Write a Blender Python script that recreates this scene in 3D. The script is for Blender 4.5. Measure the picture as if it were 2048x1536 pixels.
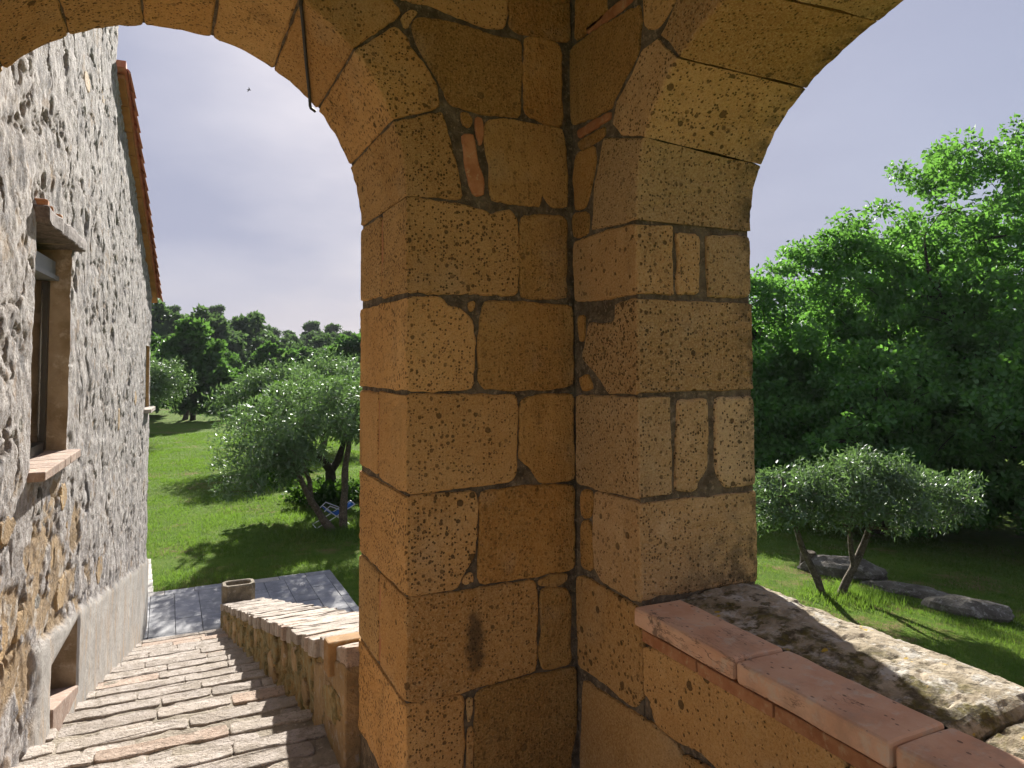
import bpy, bmesh, math, random
import numpy as np
from mathutils import Vector, Matrix

for o in list(bpy.data.objects):
    bpy.data.objects.remove(o, do_unlink=True)
SC = bpy.context.scene
COL = SC.collection
rad = math.radians

# ------------------------------------------------------------------ camera
EYE = 2.75                      # eye height above the lawn
YAW, PITCH, ROLL = .44166, .050718, -.0052
cam = bpy.data.cameras.new('camera')
cam.sensor_width = 36.0
cam.lens = 25.643
cam.shift_y = -.0615
cam.clip_start, cam.clip_end = .05, 3000
camo = bpy.data.objects.new('camera', cam)
COL.objects.link(camo)
_f = Vector((math.sin(YAW) * math.cos(PITCH), math.cos(YAW) * math.cos(PITCH), math.sin(PITCH)))
_r = Vector((math.cos(YAW), -math.sin(YAW), 0))
_u = _r.cross(_f)
_R = _r * math.cos(ROLL) + _u * math.sin(ROLL)
_U = -_r * math.sin(ROLL) + _u * math.cos(ROLL)
M = Matrix((_R, _U, -_f)).transposed().to_4x4()
M.translation = (0, 0, EYE)
camo.matrix_world = M
SC.camera = camo

# ------------------------------------------------------------------ sky, sun, exposure
SUN = Vector((.60, 1.80, 1.0)).normalized()          # towards the sun
EL = math.asin(SUN.z)
AZ = math.atan2(SUN.x, SUN.y)                        # from +Y towards +X
SKY_STRENGTH = .050
w = bpy.data.worlds.new('World')
SC.world = w
w.use_nodes = True
nt = w.node_tree
nt.nodes.clear()
sky = nt.nodes.new('ShaderNodeTexSky')
sky.sky_type = 'NISHITA'
sky.sun_disc = False
sky.sun_elevation = EL
sky.sun_rotation = AZ
sky.altitude = 100
sky.air_density = 1.0
sky.dust_density = 3.0
sky.ozone_density = 2.0
tc = nt.nodes.new('ShaderNodeTexCoord')
mp = nt.nodes.new('ShaderNodeMapping')
mp.inputs['Scale'].default_value = (1, 1, 2.6)
cn = nt.nodes.new('ShaderNodeTexNoise')
cn.inputs['Scale'].default_value = 1.6
cn.inputs['Detail'].default_value = 6
cn.inputs['Roughness'].default_value = .5
cr = nt.nodes.new('ShaderNodeMapRange')
cr.inputs['From Min'].default_value = .3
cr.inputs['From Max'].default_value = .7
cr.inputs['To Min'].default_value = .84
cr.inputs['To Max'].default_value = .98
mx = nt.nodes.new('ShaderNodeMix')
mx.data_type = 'RGBA'
mx.inputs['B'].default_value = (2.62, 2.80, 3.75, 1)      # thin veil of high cloud over the whole sky
bg = nt.nodes.new('ShaderNodeBackground')
bg.inputs['Strength'].default_value = SKY_STRENGTH
wo = nt.nodes.new('ShaderNodeOutputWorld')
L = nt.links.new
L(tc.outputs['Generated'], mp.inputs['Vector'])
L(mp.outputs['Vector'], cn.inputs['Vector'])
L(cn.outputs['Fac'], cr.inputs['Value'])
L(cr.outputs['Result'], mx.inputs['Factor'])
L(sky.outputs['Color'], mx.inputs['A'])
L(mx.outputs['Result'], bg.inputs['Color'])
L(bg.outputs['Background'], wo.inputs['Surface'])

sl = bpy.data.lights.new('sun', 'SUN')
sl.energy = 5.0
sl.angle = rad(1.0)
sl.color = (1, .945, .86)
so = bpy.data.objects.new('sun', sl)
COL.objects.link(so)
so.rotation_euler = (-SUN).to_track_quat('-Z', 'Y').to_euler()
so.location = (10, 30, 20)

SC.view_settings.view_transform = 'Standard'
SC.view_settings.look = 'None'
SC.view_settings.exposure = 1.62
SC.view_settings.gamma = 1
SC.view_settings.use_curve_mapping = False
SC.cycles.use_denoising = True
SC.cycles.max_bounces = 5
SC.cycles.diffuse_bounces = 5
SC.cycles.glossy_bounces = 2
SC.cycles.transmission_bounces = 3
SC.cycles.adaptive_threshold = .02
SC.cycles.transparent_max_bounces = 12
SC.cycles.caustics_reflective = False
SC.cycles.caustics_refractive = False

# ------------------------------------------------------------------ helpers
RNG = np.random.default_rng(7)
random.seed(7)
WLOC = {}                                            # world position of each object's origin


def link(o, parent, loc):
    loc = Vector(loc)
    WLOC[o.name] = loc
    if parent is not None:
        o.parent = parent
        o.location = loc - WLOC[parent.name]
    else:
        o.location = loc
    COL.objects.link(o)
    return o


def tag(o, label=None, cat=None, group=None, kind=None):
    if label: o['label'] = label
    if cat: o['category'] = cat
    if group: o['group'] = group
    if kind: o['kind'] = kind
    return o


def empty(name, loc, parent=None):
    o = bpy.data.objects.new(name, None)
    o.empty_display_size = .1
    return link(o, parent, loc)


def mesh_from(name, V, F, smooth=False):
    me = bpy.data.meshes.new(name)
    V = np.asarray(V, dtype=np.float32)
    if isinstance(F, np.ndarray) and F.ndim == 2:
        k = F.shape[1]
        me.vertices.add(len(V))
        me.vertices.foreach_set('co', V.ravel())
        me.loops.add(F.size)
        me.loops.foreach_set('vertex_index', F.astype(np.int32).ravel())
        me.polygons.add(len(F))
        me.polygons.foreach_set('loop_start', np.arange(0, F.size, k, dtype=np.int32))
        me.update(calc_edges=True)
        me.validate()
    else:
        me.from_pydata([tuple(v) for v in V.tolist()], [], F)
    if smooth:
        me.polygons.foreach_set('use_smooth', np.ones(len(me.polygons), dtype=bool))
    return me


def add(name, V, F, m, parent=None, loc=None, smooth=False, fix=False, attrs=None):
    """world-space vertices -> one mesh object whose origin is its base centre"""
    V = np.asarray(V, dtype=np.float64)
    if loc is None:
        lo, hi = V.min(0), V.max(0)
        loc = ((lo[0] + hi[0]) / 2, (lo[1] + hi[1]) / 2, lo[2])
    me = mesh_from(name, V - np.array(loc), F, smooth)
    if fix:
        bm = bmesh.new()
        bm.from_mesh(me)
        bmesh.ops.recalc_face_normals(bm, faces=bm.faces)
        bm.to_mesh(me)
        bm.free()
    for k, a in (attrs or {}).items():
        at = me.attributes.new(k, 'FLOAT', 'POINT')
        at.data.foreach_set('value', np.asarray(a, dtype=np.float32))
    if m: me.materials.append(m)
    return link(bpy.data.objects.new(name, me), parent, loc)


# ---- vectorised gradient noise
_perm = np.random.default_rng(3).permutation(256).astype(np.int32)
_perm = np.concatenate([_perm, _perm, _perm])
_grad = np.random.default_rng(4).normal(size=(256, 3))
_grad /= np.linalg.norm(_grad, axis=1)[:, None]


def noise3(x, y, z):
    x, y, z = np.broadcast_arrays(np.asarray(x, float), np.asarray(y, float), np.asarray(z, float))
    xi, yi, zi = np.floor(x).astype(int), np.floor(y).astype(int), np.floor(z).astype(int)
    fx, fy, fz = x - xi, y - yi, z - zi
    u, v, q = (t * t * t * (t * (t * 6 - 15) + 10) for t in (fx, fy, fz))
    out = 0
    for a in (0, 1):
        for b in (0, 1):
            for c in (0, 1):
                h = _perm[_perm[_perm[(xi + a) & 255] + ((yi + b) & 255)] + ((zi + c) & 255)]
                g = _grad[h]
                d = g[..., 0] * (fx - a) + g[..., 1] * (fy - b) + g[..., 2] * (fz - c)
                out = out + d * (u if a else 1 - u) * (v if b else 1 - v) * (q if c else 1 - q)
    return out * 1.6


def fbm(x, y, z=0., oct=4, gain=.5):
    s, a, t = 0, 1., 0.
    for k in range(oct):
        s = s + a * noise3(np.asarray(x) * 2 ** k + 17.3 * k, np.asarray(y) * 2 ** k, np.asarray(z) * 2 ** k)
        t += a
        a *= gain
    return s / t


def sm(t):
    t = np.clip(t, 0, 1)
    return t * t * (3 - 2 * t)


# ---- small shapes
def box(x0, x1, y0, y1, z0, z1):
    V = [(x, y, z) for z in (z0, z1) for y in (y0, y1) for x in (x0, x1)]
    F = [(0, 2, 3, 1), (4, 5, 7, 6), (0, 1, 5, 4), (2, 6, 7, 3), (0, 4, 6, 2), (1, 3, 7, 5)]
    return V, F


def rough_box(x0, x1, y0, y1, z0, z1, b=.006, amp=.003, n=(4, 2, 2), seed=0.):
    """box with rounded, slightly worn edges"""
    nx, ny, nz = [max(2, k) for k in n]
    def lin(a, c, k):
        if c - a < 2.2 * b:
            return np.linspace(a, c, k + 1)
        return np.concatenate([[a], np.linspace(a + b, c - b, k - 1 if k > 2 else 2), [c]])
    xs, ys, zs = lin(x0, x1, nx), lin(y0, y1, ny), lin(z0, z1, nz)
    idx, V, F = {}, [], []
    I, J, K = len(xs) - 1, len(ys) - 1, len(zs) - 1
    def vid(i, j, k):
        if (i, j, k) not in idx:
            idx[(i, j, k)] = len(V)
            p = np.array((xs[i], ys[j], zs[k]))
            e = [(i in (0, I)), (j in (0, J)), (k in (0, K))]
            if sum(e) >= 2:
                d = .3 * b if sum(e) == 2 else .45 * b
                c = ((x0 + x1) / 2, (y0 + y1) / 2, (z0 + z1) / 2)
                for t in range(3):
                    if e[t]: p[t] -= math.copysign(d, p[t] - c[t])
            V.append(p)
        return idx[(i, j, k)]
    for i in range(I):
        for j in range(J):
            F.append((vid(i, j, 0), vid(i, j + 1, 0), vid(i + 1, j + 1, 0), vid(i + 1, j, 0)))
            F.append((vid(i, j, K), vid(i + 1, j, K), vid(i + 1, j + 1, K), vid(i, j + 1, K)))
    for i in range(I):
        for k in range(K):
            F.append((vid(i, 0, k), vid(i + 1, 0, k), vid(i + 1, 0, k + 1), vid(i, 0, k + 1)))
            F.append((vid(i, J, k), vid(i, J, k + 1), vid(i + 1, J, k + 1), vid(i + 1, J, k)))
    for j in range(J):
        for k in range(K):
            F.append((vid(0, j, k), vid(0, j, k + 1), vid(0, j + 1, k + 1), vid(0, j + 1, k)))
            F.append((vid(I, j, k), vid(I, j + 1, k), vid(I, j + 1, k + 1), vid(I, j, k + 1)))
    V = np.array(V)
    for t in range(3):
        V[:, t] += amp * fbm(V[:, 0] * 9 + 31 * t + seed, V[:, 1] * 9 + seed, V[:, 2] * 9, 3)
    return V, F


def tube(path, radii, n=6, cap=True):
    P = np.asarray(path, float)
    k = len(P)
    rr = np.broadcast_to(np.asarray(radii, float), (k,))
    V, F = [], []
    T = np.gradient(P, axis=0)
    T /= np.linalg.norm(T, axis=1)[:, None] + 1e-9
    ref = np.array((0., 0., 1.)) if abs(T[0][2]) < .9 else np.array((1., 0., 0.))
    a = np.cross(T[0], ref)
    a /= np.linalg.norm(a)
    for i in range(k):
        a = a - T[i] * (a @ T[i])
        a /= np.linalg.norm(a) + 1e-9
        b = np.cross(T[i], a)
        for j in range(n):
            t = 2 * math.pi * j / n
            V.append(P[i] + rr[i] * (math.cos(t) * a + math.sin(t) * b))
    for i in range(k - 1):
        for j in range(n):
            F.append((i * n + j, i * n + (j + 1) % n, (i + 1) * n + (j + 1) % n, (i + 1) * n + j))
    if cap:
        F.append(tuple(range(n))[::-1])
        F.append(tuple((k - 1) * n + j for j in range(n)))
    return V, F


def join(*parts):
    V, F = [], []
    for v, f in parts:
        o = len(V)
        V.extend([tuple(p) for p in v])
        F.extend([tuple(i + o for i in q) for q in f])
    return V, F


# ------------------------------------------------------------------ materials
class NT:
    def __init__(s, name):
        s.m = bpy.data.materials.new(name)
        s.m.use_nodes = True
        s.t = s.m.node_tree
        s.t.nodes.clear()
        s.out = s.t.nodes.new('ShaderNodeOutputMaterial')

    def n(s, kind, **kw):
        nd = s.t.nodes.new('ShaderNode' + kind)
        for k, v in kw.items():
            if k.startswith('_'): setattr(nd, k[1:], v)
            else: s.set(nd, k.replace('__', ' '), v)
        return nd

    def set(s, nd, k, v):
        i = nd.inputs[k]
        if isinstance(v, bpy.types.NodeSocket): s.t.links.new(v, i)
        elif isinstance(v, tuple) and len(v) == 3 and i.type == 'RGBA': i.default_value = (*v, 1)
        else: i.default_value = v

    def pos(s, scale=(1, 1, 1), obj=False):
        if obj: src = s.n('TexCoord').outputs['Object']
        else: src = s.n('NewGeometry').outputs['Position']
        if scale == (1, 1, 1): return src
        return s.n('Mapping', Vector=src, Scale=scale).outputs['Vector']

    def noise(s, vec, scale, detail=4, rough=.55):
        return s.n('TexNoise', Vector=vec, Scale=scale, Detail=detail, Roughness=rough).outputs['Fac']

    def rng(s, v, a, b, c=0., d=1.):
        nd = s.n('MapRange', Value=v)
        nd.interpolation_type = 'SMOOTHSTEP'
        for k, q in (('From Min', a), ('From Max', b), ('To Min', c), ('To Max', d)): s.set(nd, k, q)
        return nd.outputs['Result']

    def mix(s, f, a, b, blend='MIX'):
        nd = s.t.nodes.new('ShaderNodeMix')
        nd.data_type = 'RGBA'
        nd.blend_type = blend
        s.set(nd, 'Factor', f)
        for k, v in (('A', a), ('B', b)):
            i = [q for q in nd.inputs if q.name == k and q.type == 'RGBA'][0]
            if isinstance(v, bpy.types.NodeSocket): s.t.links.new(v, i)
            else: i.default_value = (*v, 1)
        return [q for q in nd.outputs if q.type == 'RGBA'][0]

    def math(s, op, a, b=0., c=None):
        nd = s.t.nodes.new('ShaderNodeMath')
        nd.operation = op
        for k, v in enumerate((a, b) if c is None else (a, b, c)):
            if isinstance(v, bpy.types.NodeSocket): s.t.links.new(v, nd.inputs[k])
            else: nd.inputs[k].default_value = v
        return nd.outputs[0]

    def attr(s, name):
        return s.n('Attribute', _attribute_name=name).outputs['Fac']

    def rand(s):
        return s.n('ObjectInfo').outputs['Random']

    def bump(s, h, strength=.5, dist=.01):
        return s.n('Bump', Height=h, Strength=strength, Distance=dist).outputs['Normal']

    def bsdf(s, col, rough=.9, normal=None, spec=.2, metal=0.):
        b = s.n('BsdfPrincipled', Roughness=rough, Metallic=metal)
        s.set(b, 'Base Color', col)
        b.inputs['Specular IOR Level'].default_value = spec
        if normal is not None: s.set(b, 'Normal', normal)
        s.t.links.new(b.outputs[0], s.out.inputs['Surface'])
        return s.m


def xyz(t, vec):
    return t.n('SeparateXYZ', Vector=vec).outputs


def tufa(name, base, dark, light, pits=1., stain=None, tool=False):
    t = NT(name)
    pw = t.pos()
    r = t.rand()
    off = t.n('CombineXYZ', X=t.math('MULTIPLY', r, 61.), Y=t.math('MULTIPLY', r, 37.), Z=t.math('MULTIPLY', r, 83.))
    pa = t.n('VectorMath', _operation='ADD')
    t.set(pa, 0, pw)
    t.set(pa, 1, off.outputs[0])
    p = pa.outputs[0]
    r2 = t.math('FRACT', t.math('MULTIPLY', r, 7.31))
    r3 = t.math('FRACT', t.math('MULTIPLY', r, 13.77))
    big = t.noise(p, 2.6, 5, .6)
    mid = t.noise(p, 14, 5, .65)
    fine = t.noise(p, 170, 4, .7)
    c = t.mix(t.rng(big, .35, .68), dark, base)
    c = t.mix(t.math('MULTIPLY', t.rng(mid, .5, .8), .6), c, light)
    # each block of the quarry has its own tone
    c = t.mix(1., c, t.mix(r, (.80, .77, .70), (1.14, 1.14, 1.14)), 'MULTIPLY')
    c = t.mix(1., c, t.mix(r2, (1.05, .97, .88), (.97, 1.03, 1.14)), 'MULTIPLY')
    # weather streaks and damp patches
    c = t.mix(t.math('MULTIPLY', t.rng(t.noise(t.n('Mapping', Vector=p, Scale=(1, 1, .35)).outputs[0], 7, 5, .7), .54, .70), .45), c, tuple(.5 * q for q in dark))
    c = t.mix(t.math('MULTIPLY', t.rng(t.noise(p, 3.7, 4, .6), .56, .72), .35), c, (.44, .34, .22))
    wob = t.n('VectorMath', _operation='ADD')
    t.set(wob, 0, p)
    sc = t.n('VectorMath', _operation='SCALE')
    t.set(sc, 0, t.n('TexNoise', Vector=p, Scale=60., Detail=2.).outputs['Color'])
    sc.inputs['Scale'].default_value = .005
    t.set(wob, 1, sc.outputs[0])
    pv = wob.outputs[0]
    def pit(scale, lo, hi, soft):
        v = t.n('TexVoronoi', Vector=pv, Scale=scale)
        rnd = xyz(t, v.outputs['Color'])[0]
        rr = t.math('MULTIPLY', t.rng(rnd, lo, 1., 0., hi), t.rng(r3, 0., 1., .92, 1.05))
        d = t.math('SUBTRACT', rr, v.outputs['Distance'])
        return t.rng(d, 0., soft)
    dens = t.rng(t.noise(p, 5, 3), .3, .65, .25, 1.)
    a = pit(125, .10, .46, .14)
    b = t.math('MULTIPLY', pit(64, .40, .42, .10), dens)
    e = pit(28, .86, .32, .07)
    pm = t.math('MAXIMUM', t.math('MAXIMUM', a, b), e)
    pm = t.math('MULTIPLY', pm, t.math('MULTIPLY', t.rng(r3, 0., 1., .82, 1.), pits))
    # dark lava grains fill some of the pits
    c = t.mix(t.math('MULTIPLY', t.rng(fine, .42, .70), .55), c, light)
    c = t.mix(t.math('MULTIPLY', t.rng(fine, .48, .30), .55), c, tuple(.55 * q for q in dark))
    c = t.mix(t.math('MULTIPLY', pm, .80), c, (.050, .034, .018))
    if stain:
        c = stain(t, pw, c)
    h = t.math('ADD', t.math('MULTIPLY', pm, -1.), t.math('MULTIPLY', fine, .95))
    h = t.math('ADD', h, t.math('MULTIPLY', mid, 1.3))
    if tool:
        rot = t.n('Mapping', Vector=p, Rotation=(.3, .8, .2), Scale=(1, 1, .38))
        h = t.math('ADD', h, t.math('MULTIPLY', t.noise(rot.outputs[0], 34, 4, .65), 1.8))
        h = t.math('ADD', h, t.math('MULTIPLY', t.noise(p, 9, 4, .6), 3.5))
    return t.bsdf(c, .95, t.bump(h, .95, .0065), .1)


def stain_reveal(t, p, c):
    X = xyz(t, p)
    g = t.noise(p, 22, 6, .7)
    # black algae that creeps up from the wet coping and in from the weathered outer edge
    up = t.rng(t.math('SUBTRACT', X[2], t.math('MULTIPLY', X[0], .75)), 1.02, 1.42, 1., 0.)
    side = t.rng(X[0], 1.37, 1.46, 0., .75)
    k = t.math('MAXIMUM', up, side)
    k = t.math('MULTIPLY', k, t.rng(g, .40, .62))
    face = t.rng(X[1], 1.60, 1.66, 1., 0.)
    outer = t.rng(X[0], 1.10, 1.16, 0., 1.)
    k = t.math('MULTIPLY', t.math('MULTIPLY', k, face), outer)
    return t.mix(t.math('MULTIPLY', k, .85), c, (.050, .045, .032))


def stain_soot(t, p, c):
    # soot mark left by a lamp, on one block of the pier
    X = xyz(t, p)
    dx = t.math('DIVIDE', t.math('SUBTRACT', X[0], .765), .032)
    z2 = t.math('DIVIDE', t.math('SUBTRACT', X[2], 1.985), .085)
    d = t.math('ADD', t.math('POWER', t.math('ABSOLUTE', dx), 2.), t.math('POWER', t.math('ABSOLUTE', z2), 4.))
    d = t.math('ADD', d, t.math('MULTIPLY', t.noise(p, 32, 6, .7), 2.6))
    k = t.math('MULTIPLY', t.rng(d, 1.2, 2.6, 1., 0.), t.rng(X[1], 1.90, 1.96, 1., 0.))
    return t.mix(t.math('MULTIPLY', k, .8), c, (.055, .042, .028))


TB, TD, TL = (.51, .325, .138), (.42, .25, .095), (.58, .40, .20)
MAT = {}
MAT['tufa'] = tufa('tufa_stone', TB, TD, TL)
MAT['tufa_soot'] = tufa('tufa_stone_sooty', TB, TD, TL, 1., stain_soot)
MAT['tufa_reveal'] = tufa('tufa_stone_weathered', (.48, .325, .17), (.39, .25, .115), (.56, .42, .25), 1., stain_reveal)
MAT['tufa_rough'] = tufa('tufa_stone_rough', (.42, .25, .088), (.31, .172, .055), (.50, .32, .13), .6, None, True)


def simple(name, c1, c2, scale=8., rough=.9, bump=.4, dist=.006, spec=.2, rnd=.2, c3=None, obj=False, fine=90.):
    t = NT(name)
    p = t.pos(obj=obj)
    n = t.noise(p, scale, 6, .62)
    c = t.mix(t.rng(n, .34, .66), c1, c2)
    if c3:
        c = t.mix(t.math('MULTIPLY', t.rng(t.noise(p, scale * 2.7, 5, .7), .52, .68), .8), c, c3)
    if rnd:
        c = t.mix(1., c, t.mix(t.rand(), (1 - rnd,) * 3, (1 + rnd,) * 3), 'MULTIPLY')
    h = t.math('ADD', t.math('MULTIPLY', t.noise(p, fine, 4), .6), n)
    return t.bsdf(c, rough, t.bump(h, bump, dist), spec)


MAT['mortar'] = simple('lime_mortar', (.155, .125, .088), (.07, .055, .038), 22, c3=(.28, .225, .16), bump=1., dist=.014, rnd=0)
MAT['brick'] = simple('terracotta_brick', (.40, .20, .10), (.30, .13, .06), 20, c3=(.42, .28, .16), rnd=.15)
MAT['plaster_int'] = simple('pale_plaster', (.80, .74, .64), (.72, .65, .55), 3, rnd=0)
MAT['floor'] = simple('cotto_floor', (.60, .44, .30), (.52, .36, .23), 6, rnd=.1)
MAT['wood'] = simple('weathered_wood', (.16, .13, .12), (.08, .062, .055), 24, c3=(.24, .21, .2), bump=.8, rnd=0)
MAT['metal_grey'] = simple('grey_painted_metal', (.17, .175, .185), (.14, .145, .155), 10, rough=.5, bump=.05, spec=.5, rnd=0)
MAT['metal_dark'] = simple('dark_painted_metal', (.02, .018, .016), (.03, .025, .02), 10, rough=.45, bump=.05, spec=.5, rnd=0)
MAT['cable'] = simple('black_rubber', (.015, .014, .013), (.025, .023, .02), 30, rough=.6, bump=.1, spec=.4, rnd=0)
MAT['bark'] = simple('grey_bark', (.13, .105, .075), (.06, .048, .034), 16, c3=(.22, .20, .16), bump=1., dist=.03, rnd=.1)
MAT['bark_dark'] = simple('dark_bark', (.06, .048, .035), (.032, .026, .02), 14, bump=1., dist=.03, rnd=.1)
MAT['rock'] = simple('lichened_rock', (.17, .155, .13), (.09, .08, .066), 5, c3=(.32, .31, .28), bump=1., dist=.03, fine=40.)
MAT['trough'] = simple('old_trough_stone', (.20, .165, .115), (.12, .10, .07), 14, c3=(.28, .25, .2), bump=.8, rnd=0)
MAT['sill'] = simple('worn_sill_brick', (.33, .245, .195), (.25, .17, .13), 18, c3=(.40, .35, .31), rnd=.12)
MAT['ochre_brick'] = simple('dull_ochre_brick', (.33, .20, .09), (.25, .145, .06), 16, c3=(.3, .24, .15), rnd=.1)
MAT['wall_stone'] = simple('bare_rubble_stone', (.34, .235, .12), (.24, .16, .08), 9, c3=(.36, .32, .27), bump=1., dist=.012, rnd=.2)
MAT['soil'] = simple('trough_soil', (.03, .024, .018), (.05, .038, .026), 30, bump=1., rnd=0)
MAT['chair_tube'] = simple('white_enamel_tube', (.62, .63, .65), (.55, .56, .58), 10, rough=.35, bump=.05, spec=.5, rnd=0)
MAT['chair_cloth'] = simple('blue_canvas', (.02, .10, .38), (.025, .13, .44), 20, bump=.2, rnd=0)
MAT['bird'] = simple('dark_feathers', (.03, .03, .03), (.05, .05, .05), 20, bump=.1, rnd=0)


def mat_coping_tile():
    t = NT('worn_terracotta_coping')
    p = t.pos()
    n = t.noise(p, 7, 6, .6)
    c = t.mix(t.rng(n, .35, .65), (.50, .29, .185), (.57, .37, .255))
    c = t.mix(t.math('MULTIPLY', t.rng(t.noise(p, 40, 4), .5, .75), .5), c, (.60, .40, .30))
    v = t.n('TexVoronoi', Vector=t.pos((1, .6, 1)), Scale=105.)
    pit = t.rng(t.math('SUBTRACT', t.rng(xyz(t, v.outputs['Color'])[0], .62, 1., 0., .34), v.outputs['Distance']), 0., .08)
    # hairline scratches, long in the direction of the wall
    s = t.noise(t.pos((1.6, .22, 1)), 26, 5, .7)
    s = t.rng(t.math('ABSOLUTE', t.math('SUBTRACT', s, .5)), 0., .02, 1., 0.)
    s = t.math('MULTIPLY', s, t.rng(t.noise(p, 4.3, 2), .50, .60))
    c = t.mix(t.math('MULTIPLY', t.math('MAXIMUM', s, pit), .75), c, (.09, .055, .04))
    c = t.mix(t.math('MULTIPLY', t.rng(t.noise(p, 10, 7, .72), .49, .64), .5), c, (.32, .215, .15))
    c = t.mix(t.math('MULTIPLY', t.rng(t.noise(p, 21, 6, .7), .53, .66), .6), c, (.50, .42, .34))
    g = t.rng(t.noise(p, 13, 6, .75), .53, .62)
    near = t.rng(xyz(t, p)[1], 1.18, 1.50, 0., 1.)
    c = t.mix(t.math('MULTIPLY', t.math('MULTIPLY', g, near), .8), c, (.07, .055, .045))
    c = t.mix(1., c, t.mix(t.rand(), (.92, .9, .9), (1.06, 1.06, 1.06)), 'MULTIPLY')
    h = t.math('SUBTRACT', t.math('MULTIPLY', t.noise(p, 110, 4), .5), t.math('MAXIMUM', s, pit))
    return t.bsdf(c, .8, t.bump(h, .6, .003), .25)
MAT['coping_tile'] = mat_coping_tile()


def mat_moss_stone():
    t = NT('mossy_coping_stone')
    p = t.pos()
    n = t.noise(p, 9, 6, .65)
    c = t.mix(t.rng(n, .35, .62), (.24, .20, .14), (.36, .31, .235))
    pale = t.rng(t.noise(p, 16, 6, .7), .50, .60)
    c = t.mix(t.math('MULTIPLY', pale, .85), c, (.42, .40, .36))
    dk = t.rng(t.noise(p, 24, 6, .72), .53, .62)
    c = t.mix(t.math('MULTIPLY', dk, .8), c, (.055, .045, .032))
    # moss and grime grow on the damp inner half, lichen on the outer
    X = xyz(t, p)
    inn = t.rng(X[0], 1.29, 1.40, 1., .12)
    ms = t.math('MULTIPLY', t.rng(t.noise(p, 12, 5, .7), .44, .60), inn)
    c = t.mix(t.math('MULTIPLY', ms, .9), c, t.mix(t.rng(t.noise(p, 45, 4), .4, .6), (.10, .085, .025), (.06, .05, .028)))
    ye = t.rng(t.noise(p, 19, 4, .6), .64, .70)
    c = t.mix(ye, c, (.40, .27, .035))
    h = t.math('ADD', n, t.math('MULTIPLY', t.noise(p, 90, 5, .7), .7))
    return t.bsdf(c, .95, t.bump(h, .9, .008), .1)
MAT['moss_stone'] = mat_moss_stone()


def mat_house_wall():
    t = NT('old_render_over_rubble')
    p = t.pos()
    n = t.noise(p, 3.2, 7, .68)
    n2 = t.noise(p, 13, 7, .72)
    n3 = t.noise(p, 55, 5, .7)
    n4 = t.noise(p, 7, 7, .72)
    c = t.mix(t.rng(n2, .38, .62), (.25, .232, .226), (.43, .405, .39))
    grey = t.math('MULTIPLY', t.rng(n, .46, .60), t.rng(n2, .62, .42))
    c = t.mix(t.math('MULTIPLY', grey, .85), c, (.13, .125, .13))
    c = t.mix(t.math('MULTIPLY', t.rng(n3, .55, .70), .6), c, (.14, .125, .115))
    c = t.mix(t.math('MULTIPLY', t.rng(n3, .46, .30), .4), c, (.50, .475, .455))
    c = t.mix(t.math('MULTIPLY', t.rng(n4, .55, .64), .7), c, (.23, .165, .11))
    c = t.mix(t.math('MULTIPLY', t.rng(t.math('ABSOLUTE', t.math('SUBTRACT', n4, .47)), 0., .022, 1., 0.), .7), c, (.13, .095, .065))
    hl = t.attr('hole')
    c = t.mix(t.math('MULTIPLY', hl, .6), c, (.15, .115, .085))
    ex = t.attr('bare')
    oc = t.mix(t.rng(n2, .35, .65), (.34, .24, .13), (.22, .15, .08))
    oc = t.mix(t.math('MULTIPLY', t.rng(n3, .52, .68), .8), oc, (.11, .09, .07))
    oc = t.mix(t.math('MULTIPLY', t.rng(n4, .46, .38), .8), oc, (.42, .38, .33))
    c = t.mix(t.math('MULTIPLY', ex, .85), c, oc)
    df = t.attr('dado')
    pl = t.mix(t.rng(n, .35, .65), (.38, .36, .335), (.29, .275, .255))
    pl = t.mix(t.math('MULTIPLY', t.rng(t.noise(t.pos((1, 1, .25)), 11, 5, .65), .50, .64), .7), pl, (.38, .29, .21))
    pl = t.mix(t.math('MULTIPLY', t.rng(n3, .56, .70), .6), pl, (.17, .155, .14))
    c = t.mix(df, c, pl)
    h = t.math('ADD', t.math('MULTIPLY', n2, 1.2), t.math('MULTIPLY', n3, .8))
    h = t.math('MULTIPLY', h, t.math('SUBTRACT', 1.1, t.math('MULTIPLY', df, .75)))
    return t.bsdf(c, .95, t.bump(h, .9, .014), .1)
MAT['house'] = mat_house_wall()


def mat_parapet_wall():
    t = NT('mossy_rubble_wall')
    p = t.pos()
    n = t.noise(p, 6, 6, .65)
    n2 = t.noise(p, 24, 6, .7)
    c = t.mix(t.rng(n, .36, .64), (.30, .20, .085), (.24, .185, .09))
    c = t.mix(t.math('MULTIPLY', t.rng(n2, .46, .62), .8), c, (.29, .27, .17))
    c = t.mix(t.math('MULTIPLY', t.rng(t.noise(p, 11, 6, .7), .50, .62), .8), c, (.10, .085, .035))
    c = t.mix(t.math('MULTIPLY', t.rng(n2, .42, .30), .7), c, (.07, .052, .03))
    c = t.mix(1., c, t.mix(t.rand(), (.85, .85, .85), (1.15, 1.15, 1.15)), 'MULTIPLY')
    h = t.math('ADD', n, n2)
    return t.bsdf(c, .95, t.bump(h, .9, .015), .1)
MAT['rubble'] = mat_parapet_wall()

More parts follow.
